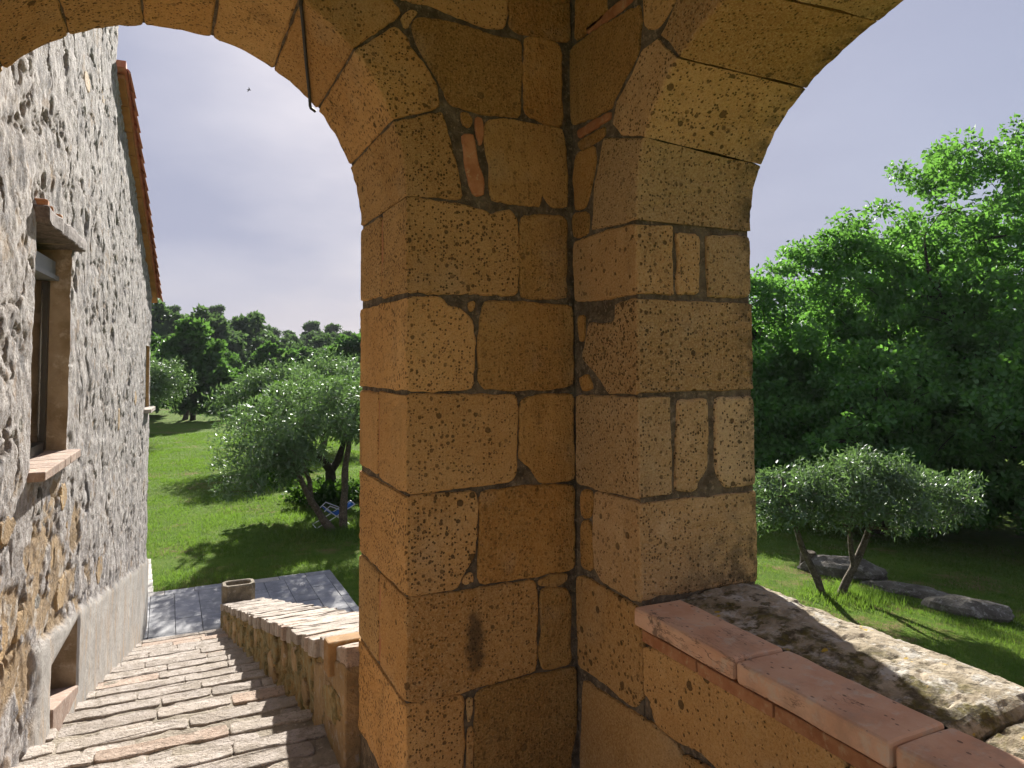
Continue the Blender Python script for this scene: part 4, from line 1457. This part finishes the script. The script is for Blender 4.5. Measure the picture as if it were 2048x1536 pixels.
def branches(C, trunks, rng, r0=.05, n=5, rmin=.006, every=1):
    """each clump is joined by a curved twig to the nearest wood already there"""
    nodes, rads = [], []
    parts = []
    for t in trunks:
        t = np.array(t, float)
        k = max(6, len(t) * 4)
        s = np.linspace(0, len(t) - 1, k)
        P = np.stack([np.interp(s, np.arange(len(t)), t[:, q]) for q in range(3)], 1)
        R = np.interp(s, np.arange(len(t)), t[:, 3])
        w = min(.04, R[0] * .5)
        P[1:] += w * np.stack([fbm(P[1:, 2] * 1.5 + 7 * q + t[0][0], P[1:, q] * 1.5, q * 3., 2) for q in range(3)], 1)
        R = R * (1 + .18 * noise3(P[:, 0] * 3, P[:, 1] * 3, P[:, 2] * 4))
        R[0] *= 1.35
        parts.append(tube(P, R, 9))
        a = k // 3
        nodes += list(P[a:])
        rads += list(R[a:])
    base = np.array(trunks[0][-1][:3])
    order = np.argsort(np.linalg.norm(C - base, axis=1))
    for q in order[::every]:
        c = C[q]
        N = np.array(nodes)
        dist = np.linalg.norm(N - c, axis=1) + np.clip(N[:, 2] - c[2], 0, 9) * 1.2
        i = int(np.argmin(dist))
        p, rp_ = N[i], rads[i]
        rs_ = max(rmin, min(rp_ * .72, r0))
        mid = (p + c) / 2 + rng.normal(size=3) * .08 * np.linalg.norm(c - p) + np.array((0, 0, .06 * np.linalg.norm(c - p)))
        s = np.linspace(0, 1, 5)[:, None]
        P = (1 - s) ** 2 * p + 2 * s * (1 - s) * mid + s * s * c
        R = np.linspace(rs_, max(rmin * .6, rs_ * .45), 5)
        parts.append(tube(P, R, n, cap=False))
        nodes += list(P[1:])
        rads += list(R[1:])
    return join(*parts)


def build_tree(name, label, cat, base, trunks, ells, seed, nclump, n_per, rad_c, ll, lw, leaf, bark, group=None, shell=.45, up=.35, flat=.7, r0=.05, every=1, rmin=.006):
    rng = np.random.default_rng(seed)
    root = tag(empty(name, base), label, cat, group)
    C = crown_points(ells, nclump, rng, shell)
    C = C[C[:, 2] > base[2] + .1]
    V, F = branches(C, trunks, rng, r0, every=every, rmin=rmin)
    add('trunk', V, F, bark, root, loc=base, smooth=True)
    V, F, rn = leaves(C, n_per, rad_c, ll, lw, rng, up, flat)
    k = V.reshape(-1, 4, 3)[:, :, 2].min(1) > base[2] + .03
    V = V.reshape(-1, 4, 3)[k].reshape(-1, 3)
    rn = rn.reshape(-1, 4)[k].ravel()
    F = np.arange(len(V)).reshape(-1, 4)
    add('crown', V, F, leaf, root, loc=base, attrs={'rnd': rn})
    return root


def tz(x, y): return float(terrain(x, y))

# --- the old olive on the lawn, two leaning stems from one foot
build_tree('olive_tree', 'large silvery olive tree with leaning twin stems, nearest on the left lawn', 'tree', (2.5, 12., 0.),
           [[(2.50, 12.0, -.05, .075), (2.30, 11.97, .17, .062), (2.11, 11.93, .47, .052), (2.0, 11.9, .70, .045), (1.82, 11.85, 1.08, .034), (1.55, 11.8, 1.5, .022)],
            [(2.11, 11.93, .45, .042), (2.08, 11.98, .82, .036), (1.98, 12.05, 1.10, .03), (2.0, 12.2, 1.6, .02)],
            [(2.63, 12.02, -.05, .075), (2.64, 12.02, .46, .060), (2.67, 12.05, 1.02, .050), (2.75, 12.1, 1.5, .04), (2.9, 12.2, 2.0, .028)]],
           [(1.40, 11.8, 1.50, .80, .9, .66), (2.2, 12.1, 1.90, .95, 1., .58), (3.1, 12.2, 2.0, .95, 1., .62), (3.7, 12.1, 1.7, .7, .9, .5), (1.05, 11.5, 1.12, .42, .45, .42), (1.7, 11.6, 1.25, .55, .5, .4)],
           41, 300, 84, .215, .085, .023, MAT['olive_leaf'], MAT['bark'], shell=.38)
# --- fig behind it
build_tree('fig_tree', 'dark broad-leaved fig tree directly behind the twin-stemmed olive', 'tree', (2.92, 14.6, 0.),
           [[(2.90, 14.6, -.05, .13), (2.94, 14.6, .38, .11), (2.93, 14.6, .58, .10), (2.79, 14.5, .75, .07), (2.4, 14.3, 1.2, .04)],
            [(2.93, 14.6, .55, .08), (3.08, 14.6, .75, .07), (3.3, 14.7, 1.4, .04)]],
           [(2.5, 14.3, 1.75, 1.1, 1., .45), (3.5, 14.7, 1.75, 1.2, 1.2, .5), (1.95, 13.9, .95, .40, .4, .40), (2.9, 14.5, 1.9, 1.1, 1., .4)],
           42, 120, 30, .28, .17, .13, MAT['fig_leaf'], MAT['bark_dark'], up=.1)
# low ivy at the foot of the fig
rng = np.random.default_rng(5)
C = np.stack([rng.normal(2.95, .36, 70), rng.normal(14.4, .35, 70), rng.uniform(.03, .30, 70)], 1)
V, F, rn = leaves(C, 55, .17, .09, .075, rng, .3, .7)
V[:, 2] = np.abs(V[:, 2])
tag(add('ivy_clump', V, F, MAT['fig_leaf'], loc=(2.95, 14.4, 0), attrs={'rnd': rn}), 'low dark clump of ivy round the foot of the fig tree', 'plant')
# --- more olives further along the lawn
def olive_at(x, y, s, seed, label, n=200, per=70):
    z = tz(x, y)
    T = [[(x, y, z - .05, .09 * s), (x + .1 * s, y, z + .5 * s, .07 * s), (x + .25 * s, y, z + 1.0 * s, .05 * s), (x + .4 * s, y, z + 1.6 * s, .03 * s)],
         [(x + .02, y, z + .25 * s, .06 * s), (x - .25 * s, y + .1, z + .8 * s, .05 * s), (x - .5 * s, y + .1, z + 1.4 * s, .03 * s)]]
    E = [(x - .5 * s, y, z + 1.35 * s, .85 * s, .8 * s, .65 * s), (x + .5 * s, y + .2, z + 1.55 * s, .9 * s, .85 * s, .7 * s), (x, y - .3, z + 1.8 * s, .8 * s, .8 * s, .6 * s)]
    return build_tree('olive_tree', label, 'tree', (x, y, z), T, E, seed, n, per, .3 * s, .11 * s, .034 * s, MAT['olive_leaf'], MAT['bark'], group='olive trees on the lawn')
olive_at(2.55, 20.5, 1.12, 51, 'pale olive tree standing behind the left flank of the twin-stemmed olive')
olive_at(-1.0, 28.0, 1.25, 52, 'grey-green olive tree half hidden by the far corner of the house')
olive_at(4.6, 24., 1.25, 53, 'silvery olive tree showing above the twin-stemmed olive, beside the pier')
olive_at(.8, 37., 1.3, 54, 'small distant olive tree at the far end of the lawn', 120, 60)

# --- small olive right of the pier
bx, by = 8.08, 7.16
bz = tz(bx, by)
build_tree('olive_tree', 'small olive tree with forked stem in the shade below the right-hand parapet', 'tree', (bx, by, bz),
           [[(7.97, 7.18, bz - .05, .055), (7.9, 7.22, bz + .2, .048), (7.74, 7.33, .22, .04), (7.6, 7.4, .75, .026), (7.5, 7.4, 1.1, .015)],
            [(8.16, 7.12, bz - .05, .06), (8.30, 7.05, bz + .25, .05), (8.45, 7.0, .10, .045), (8.6, 6.9, .6, .03), (8.8, 6.8, 1.0, .018)],
            [(8.36, 7.02, bz + .32, .035), (8.28, 7.0, .3, .03), (8.3, 6.95, .9, .02)]],
           [(7.55, 7.4, .82, .52, .6, .42), (8.2, 7.1, .95, .62, .7, .48), (8.75, 6.85, .92, .60, .6, .50), (9.4, 6.5, .85, .48, .5, .36), (8.6, 6.9, 1.2, .5, .5, .26)],
           61, 210, 105, .20, .075, .022, MAT['olive_leaf'], MAT['bark'], shell=.4)

# --- the big trees on the right
def big_tree(name, label, x, y, h, r, seed, ells, n, per, ll=.17, lw=.11, rc=.5, leaf='oak_leaf', flat=.6, up=.5):
    ll, lw, rc, per = ll * .82, lw * .82, rc * .86, int(per * 1.15)
    z = tz(x, y)
    T = [[(x, y, z - .1, .28), (x + .1, y, z + h * .2, .22), (x - .1, y + .1, z + h * .45, .16), (x + .1, y, z + h * .75, .07)],
         [(x, y, z + h * .18, .14), (x - r * .35, y - .3, z + h * .4, .09), (x - r * .6, y - .4, z + h * .6, .05)],
         [(x, y, z + h * .25, .13), (x + r * .35, y + .3, z + h * .45, .08), (x + r * .6, y + .3, z + h * .62, .05)]]
    E = [(x + a * r, y + b * r, z + c * h, d * r, d * r, e * h) for a, b, c, d, e in ells]
    return build_tree(name, label, 'tree', (x, y, z), T, E, seed, n, per, rc, ll, lw, MAT[leaf], MAT['bark_dark'], group='tall trees beyond the parapet', r0=.07, rmin=.01, flat=flat, up=up)
OAK = [(0, 0, .70, .75, .26), (-.45, -.2, .52, .55, .2), (.5, .1, .55, .6, .22), (-.2, .5, .5, .6, .22), (.1, -.5, .42, .65, .2), (-.5, -.45, .30, .5, .17), (.45, -.5, .27, .55, .18), (0, 0, .9, .4, .1), (0, -.2, .2, .8, .14)]
big_tree('oak_tree', 'tallest leafy tree at the right edge, above the shaded lawn', 18.5, 11.4, 9.5, 4.5, 71, OAK, 620, 110, rc=.5)
big_tree('oak_tree', 'lower leafy tree directly beside the right edge of the pier', 12.9, 13.6, 5.6, 2.9, 72, OAK, 330, 110, .15, .10, .45)
big_tree('oak_tree', 'dense green tree between the tallest tree and the pier', 15.6, 13.6, 7.0, 3.0, 73, OAK, 380, 110, .16, .105, .48)
big_tree('oak_tree', 'broad dark tree filling the shade low at the right edge', 15.6, 8.2, 4.6, 2.9, 74, OAK, 330, 110, .15, .10, .45)
big_tree('oak_tree', 'dark undergrowth tree behind the small olive', 13.4, 10.6, 3.9, 2.2, 75, OAK, 260, 100, .14, .09, .42)
big_tree('oak_tree', 'far green tree glimpsed through gaps beyond the tallest tree', 22.5, 16.5, 8.2, 4., 77, OAK, 260, 80, .22, .15, .6)
big_tree('oak_tree', 'leafy shade tree close beside the pier edge, above the small olive', 11.8, 12.7, 3.8, 1.7, 78, OAK, 240, 90, .16, .1, .45)

# --- woodland behind the lawn: a few crowns built once, then copied tree by tree
def proto(h, r, ells, seed, n, per, leaf, ll, lw, rc, trunk_h=.3):
    rng = np.random.default_rng(seed)
    E = [(a * r, b * r, c * h, d * r, d * r, e * h) for a, b, c, d, e in ells]
    C = crown_points(E, n, rng)
    T = [[(0, 0, -.3, .16), (.08, 0, h * .3, .13), (-.05, .05, h * .6, .08), (0, 0, h * .85, .03)]]
    V, F = branches(C, T, rng, .05, 4, .015, every=2)
    t = mesh_from('trunk', V, F, True)
    t.materials.append(MAT['bark_dark'])
    V, F, rn = leaves(C, per, rc, ll, lw, rng, .5, .65)
    c = mesh_from('crown', V, F)
    at = c.attributes.new('rnd', 'FLOAT', 'POINT')
    at.data.foreach_set('value', rn.astype(np.float32))
    c.materials.append(leaf)
    return t, c
TALL = [(0, 0, .86, .55, .1), (-.3, .1, .72, .45, .09), (.35, -.1, .66, .45, .09), (.05, .1, .52, .35, .08)]
PROT = [proto(5.4, 2.0, OAK, 81, 200, 90, MAT['wood_leaf'], .26, .19, .42), proto(4.8, 2.2, OAK, 82, 200, 90, MAT['wood_leaf'], .26, .19, .42)]
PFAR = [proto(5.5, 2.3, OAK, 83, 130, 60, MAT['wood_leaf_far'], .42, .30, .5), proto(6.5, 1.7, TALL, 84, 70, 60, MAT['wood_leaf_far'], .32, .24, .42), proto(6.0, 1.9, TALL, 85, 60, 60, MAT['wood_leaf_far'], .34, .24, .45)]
rf = random.Random(91)
def plant(p, name, x, y, s, label, group, dz=0.):
    root = tag(empty(name, (x, y, tz(x, y) + dz)), label, 'tree', group)
    root.rotation_euler.z = rf.uniform(0, 6.28)
    root.scale = (s * rf.uniform(.9, 1.1), s * rf.uniform(.9, 1.1), s)
    for nm, me in (('trunk', p[0]), ('crown', p[1])):
        o = bpy.data.objects.new(nm, me)
        o.parent = root
        COL.objects.link(o)
    return root
plant(PROT[0], 'woodland_tree', 1.1, 36.5, .88, 'bright green tree at the far left of the lawn beside the house corner', 'trees edging the lawn')
plant(PROT[1], 'woodland_tree', 5.2, 42., .76, 'round green tree at mid distance rising behind the olives', 'trees edging the lawn')
plant(PROT[0], 'woodland_tree', 8.8, 38., .86, 'bushy green tree just left of the pier behind the olives', 'trees edging the lawn')
plant(PROT[1], 'woodland_tree', -1.6, 40., .9, 'dark tree mostly hidden behind the house corner', 'trees edging the lawn')
for k, (x, y, s) in enumerate(((11.5, 40, .75), (15, 36, .9), (19, 33, 1.), (3., 46, .66), (8., 48, .7), (-3, 47, .8), (23, 30, 1.1))):
    plant(PROT[k % 2], 'woodland_tree', x, y, s, 'green woodland edge tree behind the lawn, one of the dense row', 'dense row of woodland edge trees')
for x, y, s, lab in ((2.4, 57, 1.02, 'tall hazy tree rising highest above the house corner'), (5.6, 61, 1.0, 'tall hazy tree second along the wooded hill from the house'), (-1.2, 60, 1.1, 'hazy tree cut off by the house corner below the roof edge')):
    plant(PFAR[0], 'hill_tree', x, y, s, lab, 'trees massed on the wooded hillside')
for row, (y, s, z) in enumerate(((54, .66, 0), (64, .72, 0), (76, .76, 0), (88, .76, 0), (100, .74, 0))):
    n = 12 + row
    for k in range(n):
        ang = rad(-7 + 27 * (k + .5 * (row % 2)) / n)
        yy = y + rf.uniform(-3, 3)
        plant(PFAR[0], 'hill_tree', yy * math.tan(ang), yy, s * rf.uniform(.85, 1.15), 'hazy green tree in the wooded hillside', 'trees massed on the wooded hillside')
for k in range(17):
    ang = rad(-5 + 23 * (k + rf.uniform(-.25, .25)) / 17)
    yy = 108 + rf.uniform(-4, 4)
    plant(PFAR[1 + k % 2], 'skyline_tree', yy * math.tan(ang), yy, rf.uniform(.72, 1.05), 'slender dark tree on the skyline of the wooded hill', 'slender trees along the skyline')

# ------------------------------------------------------------------ rocks and stump on the right lawn
def rock(name, x, y, lx, ly, h, rz, seed, label):
    n, m = 26, 14
    V = []
    for i in range(m + 1):
        th = math.pi * i / m
        for j in range(n):
            ph = 2 * math.pi * j / n
            V.append((math.sin(th) * math.cos(ph), math.sin(th) * math.sin(ph), math.cos(th)))
    V = np.array(V)
    V *= (1 + .35 * fbm(V[:, 0] * 1.3 + seed, V[:, 1] * 1.3, V[:, 2] * 1.3, 4))[:, None]
    V *= np.array((lx, ly, h))
    c, s = math.cos(rz), math.sin(rz)
    V = np.stack([V[:, 0] * c - V[:, 1] * s + x, V[:, 0] * s + V[:, 1] * c + y, V[:, 2] + tz(x, y) + h * .25], 1)
    F = [(i * n + j, (i + 1) * n + j, (i + 1) * n + (j + 1) % n, i * n + (j + 1) % n) for i in range(m) for j in range(n)]
    return tag(add(name, V, F, MAT['rock']), label, 'rock', 'rocks on the right lawn')
rock('rock', 9.25, 7.95, .62, .28, .22, -.9, 1.3, 'large grey boulder behind the stems of the small right-hand olive')
rock('rock', 9.3, 6.1, .50, .22, .17, -1.0, 4.4, 'grey boulder nearest the right edge on the shaded lawn')
rock('rock', 9.35, 7.0, .55, .2, .10, -1.05, 7.7, 'low flat dark rock between the two grey boulders')
sx, sy = 8.95, 8.35
szz = tz(sx, sy)
V, F = tube([(sx, sy, szz - .05), (sx, sy, szz + .1), (sx + .01, sy, szz + .26), (sx + .01, sy, szz + .265)], [.15, .12, .115, .10], 14)
tag(add('tree_stump', V, F, MAT['bark']), 'short brown tree stump left of the large boulder', 'stump')

# ------------------------------------------------------------------ folding chair under the olive
fx, fy, CS = 2.55, 12.32, .76
chair = tag(empty('folding_chair', (fx, fy, 0.)), 'blue canvas folding lounge chair with white tube frame under the olive', 'chair')
def ctube(name, pts, r=.011): return add(name, *tube([(fx + a * CS, fy + b * CS, c * CS) for a, b, c in pts], r * CS, 6), MAT['chair_tube'], chair)
for b in (-.22, .22):
    ctube('leg_tube', [(-.42, b, .02), (-.1, b, .18), (.22, b, .36), (.40, b, .46)])
    ctube('leg_tube', [(.30, b * .92, .02), (.05, b * .92, .20), (-.22, b * .92, .41)])
    ctube('armrest', [(-.26, b * 1.08, .36), (-.14, b * 1.08, .47), (.14, b * 1.08, .34)])
ctube('cross_bar', [(-.42, -.22, .02), (-.42, 0, .02), (-.42, .22, .02)])
ctube('cross_bar', [(.30, -.2, .02), (.30, 0, .02), (.30, .2, .02)])
ctube('cross_bar', [(.40, -.22, .46), (.40, 0, .46), (.40, .22, .46)])
V, F = [], []
prof = [(-.24, .40), (-.16, .34), (-.04, .27), (.06, .25), (.2, .33), (.39, .45)]
for t in (0, .012):
    for a, c in prof:
        for b in (-.2, .2): V.append((fx + a * CS, fy + b * CS, (c - t) * CS))
n = len(prof)
for i in range(n - 1):
    a = i * 2
    F.append((a, a + 1, a + 3, a + 2))
    F.append((2 * n + a, 2 * n + a + 2, 2 * n + a + 3, 2 * n + a + 1))
    F.append((a, a + 2, 2 * n + a + 2, 2 * n + a))
    F.append((a + 1, 2 * n + a + 1, 2 * n + a + 3, a + 3))
F += [(0, 2 * n, 2 * n + 1, 1), (2 * n - 2, 2 * n - 1, 4 * n - 1, 4 * n - 2)]
add('canvas', V, F, MAT['chair_cloth'], chair)

# ------------------------------------------------------------------ cable on the stair arch, bird in the sky
P = []
for k in range(22):
    t = k / 21
    a = rad(58.9 - 14.6 * t)
    p = arch1(A1R - .008 - .004 * math.sin(math.pi * t) ** 2, a)
    P.append((p[0], YF + .01 + t * (YO - YF - .01), p[1]))
P = [(P[0][0], YF - .012, P[0][2] + .25), (P[0][0], YF - .014, P[0][2] + .03)] + P
P += [(P[-1][0] + .004, YO + .010, P[-1][2] - .004), (P[-1][0] + .02, YO + .014, P[-1][2] - .012)]
V, F = tube(P, .0050, 8)
tag(add('hanging_cable', V, F, MAT['cable']), 'black cable clipped across the underside of the stair arch', 'cable')

# bird: pixel-small silhouette high over the lawn, 40 m away

bx_, by_, bz_ = 3.67, 40., 16.91
bird = tag(empty('bird', (bx_, by_, bz_)), 'tiny dark bird gliding in the sky seen through the stair arch', 'bird')
V, F = tube([(bx_ - .11, by_, bz_), (bx_ - .07, by_, bz_ + .01), (bx_, by_, bz_ + .015), (bx_ + .07, by_, bz_ + .01), (bx_ + .10, by_, bz_)], [.006, .02, .026, .02, .007], 8)
add('body', V, F, MAT['bird'], bird, smooth=True)
for s in (-1, 1):
    W = [(-.05, .02, .02), (.07, .02, .02), (.02, .30, .05), (-.05, .26, .05), (-.10, .52, .03), (-.06, .54, .03)]
    V = [(bx_ + a * .62, by_ + s * b * .62, bz_ + c * .62 + d) for d in (0, .008) for a, b, c in W]
    F = [(0, 1, 2, 3), (3, 2, 5, 4), (6, 9, 8, 7), (9, 10, 11, 8), (0, 6, 7, 1), (1, 7, 8, 2), (2, 8, 11, 5), (4, 5, 11, 10), (3, 4, 10, 9), (0, 3, 9, 6)]
    add('wing', V, F, MAT['bird'], bird, fix=True)

# ------------------------------------------------------------------ grass
def grass_patch(n, xr, yr, keep, seed, h0=.040, w0=.009):
    rng = np.random.default_rng(seed)
    x = rng.uniform(*xr, n)
    y = rng.uniform(*yr, n) if yr[0] > 5 and False else yr[0] * (yr[1] / yr[0]) ** rng.uniform(0, 1, n)
    k = keep(x, y)
    x, y = x[k], y[k]
    tuft = fbm(x * 1.1, y * 1.1, 3.3, 3)
    fine = fbm(x * 6, y * 6, 1.3, 2)
    dens = rng.uniform(0, 1, len(x)) < np.clip(.72 + tuft * 1.2, .12, 1)
    x, y, tuft, fine = x[dens], y[dens], tuft[dens], fine[dens]
    m = len(x)
    d = np.hypot(x, y)
    h = h0 * (1 + .8 * tuft + .6 * fine) * rng.uniform(.5, 1.5, m)
    w = w0 * rng.uniform(.6, 1.3, m) * np.clip(d / 12, .7, 2.2)
    z = terrain(x, y)
    a = rng.uniform(0, 2 * math.pi, m)
    lean = rng.uniform(.1, .9, m) * h
    b = rng.uniform(0, 2 * math.pi, m)
    V = np.empty((m, 3, 3))
    V[:, 0] = np.stack([x - np.cos(a) * w / 2, y - np.sin(a) * w / 2, z - .005], 1)
    V[:, 1] = np.stack([x + np.cos(a) * w / 2, y + np.sin(a) * w / 2, z - .005], 1)
    V[:, 2] = np.stack([x + np.cos(b) * lean, y + np.sin(b) * lean, z + h], 1)
    return V.reshape(-1, 3), np.arange(m * 3).reshape(m, 3), np.repeat(np.clip(.5 + .6 * tuft + rng.uniform(-.35, .35, m), 0, 1), 3)


on_pave = lambda x, y: ((x > px0 - .01) & (x < px1 + .01) & (y > 7.) & (y < 9.67)) | ((x > -.63) & (x < -.12) & (y < 11.3))
Vg1, Fg1, rg1 = grass_patch(230000, (-1.2, 8.), (8., 30.), lambda x, y: ~on_pave(x, y) & (x < .42 * y - .3) & (x > -.05 * y - .2), 1)
Vg2, Fg2, rg2 = grass_patch(170000, (5., 15.), (3., 14.), lambda x, y: (y < x * 1.18) & (y > .42 * x - .6) & (np.hypot(x, y) < 17), 2, .036, .010)
Vg = np.vstack([Vg1, Vg2])
Fg = np.vstack([Fg1, Fg2 + len(Vg1)])
grass = add('grass', Vg, Fg, MAT['grass'], loc=(0, 0, 0), attrs={'rnd': np.concatenate([rg1, rg2])})
tag(grass, 'short rough grass of the lawn round the olive trees', 'grass', kind='stuff')
# taller weeds round the stems of the right-hand olive and the rocks
rng = np.random.default_rng(9)
for (cx_, cy_, s, nn, lab) in ((8.2, 6.95, .35, 1500, 'tuft of tall grass round the forked stem of the small right-hand olive'),
                              (2.6, 11.85, .40, 1500, 'tuft of tall grass round the foot of the twin-stemmed olive')):
    x, y = rng.normal(cx_, s, nn), rng.normal(cy_, s * .7, nn)
    z = terrain(x, y)
    h = rng.uniform(.04, .13, nn)
    a, b = rng.uniform(0, 6.28, nn), rng.uniform(0, 6.28, nn)
    w_ = .013
    V = np.empty((nn, 3, 3))
    V[:, 0] = np.stack([x - np.cos(a) * w_ / 2, y - np.sin(a) * w_ / 2, z - .005], 1)
    V[:, 1] = np.stack([x + np.cos(a) * w_ / 2, y + np.sin(a) * w_ / 2, z - .005], 1)
    V[:, 2] = np.stack([x + np.cos(b) * h * .5, y + np.sin(b) * h * .5, z + h], 1)
    o = add('grass_tuft', V.reshape(-1, 3), np.arange(nn * 3).reshape(nn, 3), MAT['grass'], attrs={'rnd': np.repeat(rng.uniform(0, 1, nn), 3)})
    tag(o, lab, 'grass')

# ------------------------------------------------------------------ haze: thin even air round the whole place
V, F = box(-1500, 1500, -1500, 1500, -8., 22.)
hm = NT('thin_haze')
pv = hm.n('VolumePrincipled', Density=.0003, Anisotropy=.0)
hm.set(pv, 'Color', (.86, .90, 1.0))
hm.t.links.new(pv.outputs[0], hm.out.inputs['Volume'])
hz_ = add('haze', V, F, hm.m)
tag(hz_, 'thin pale haze over lawn and wooded hill', 'haze', kind='stuff')
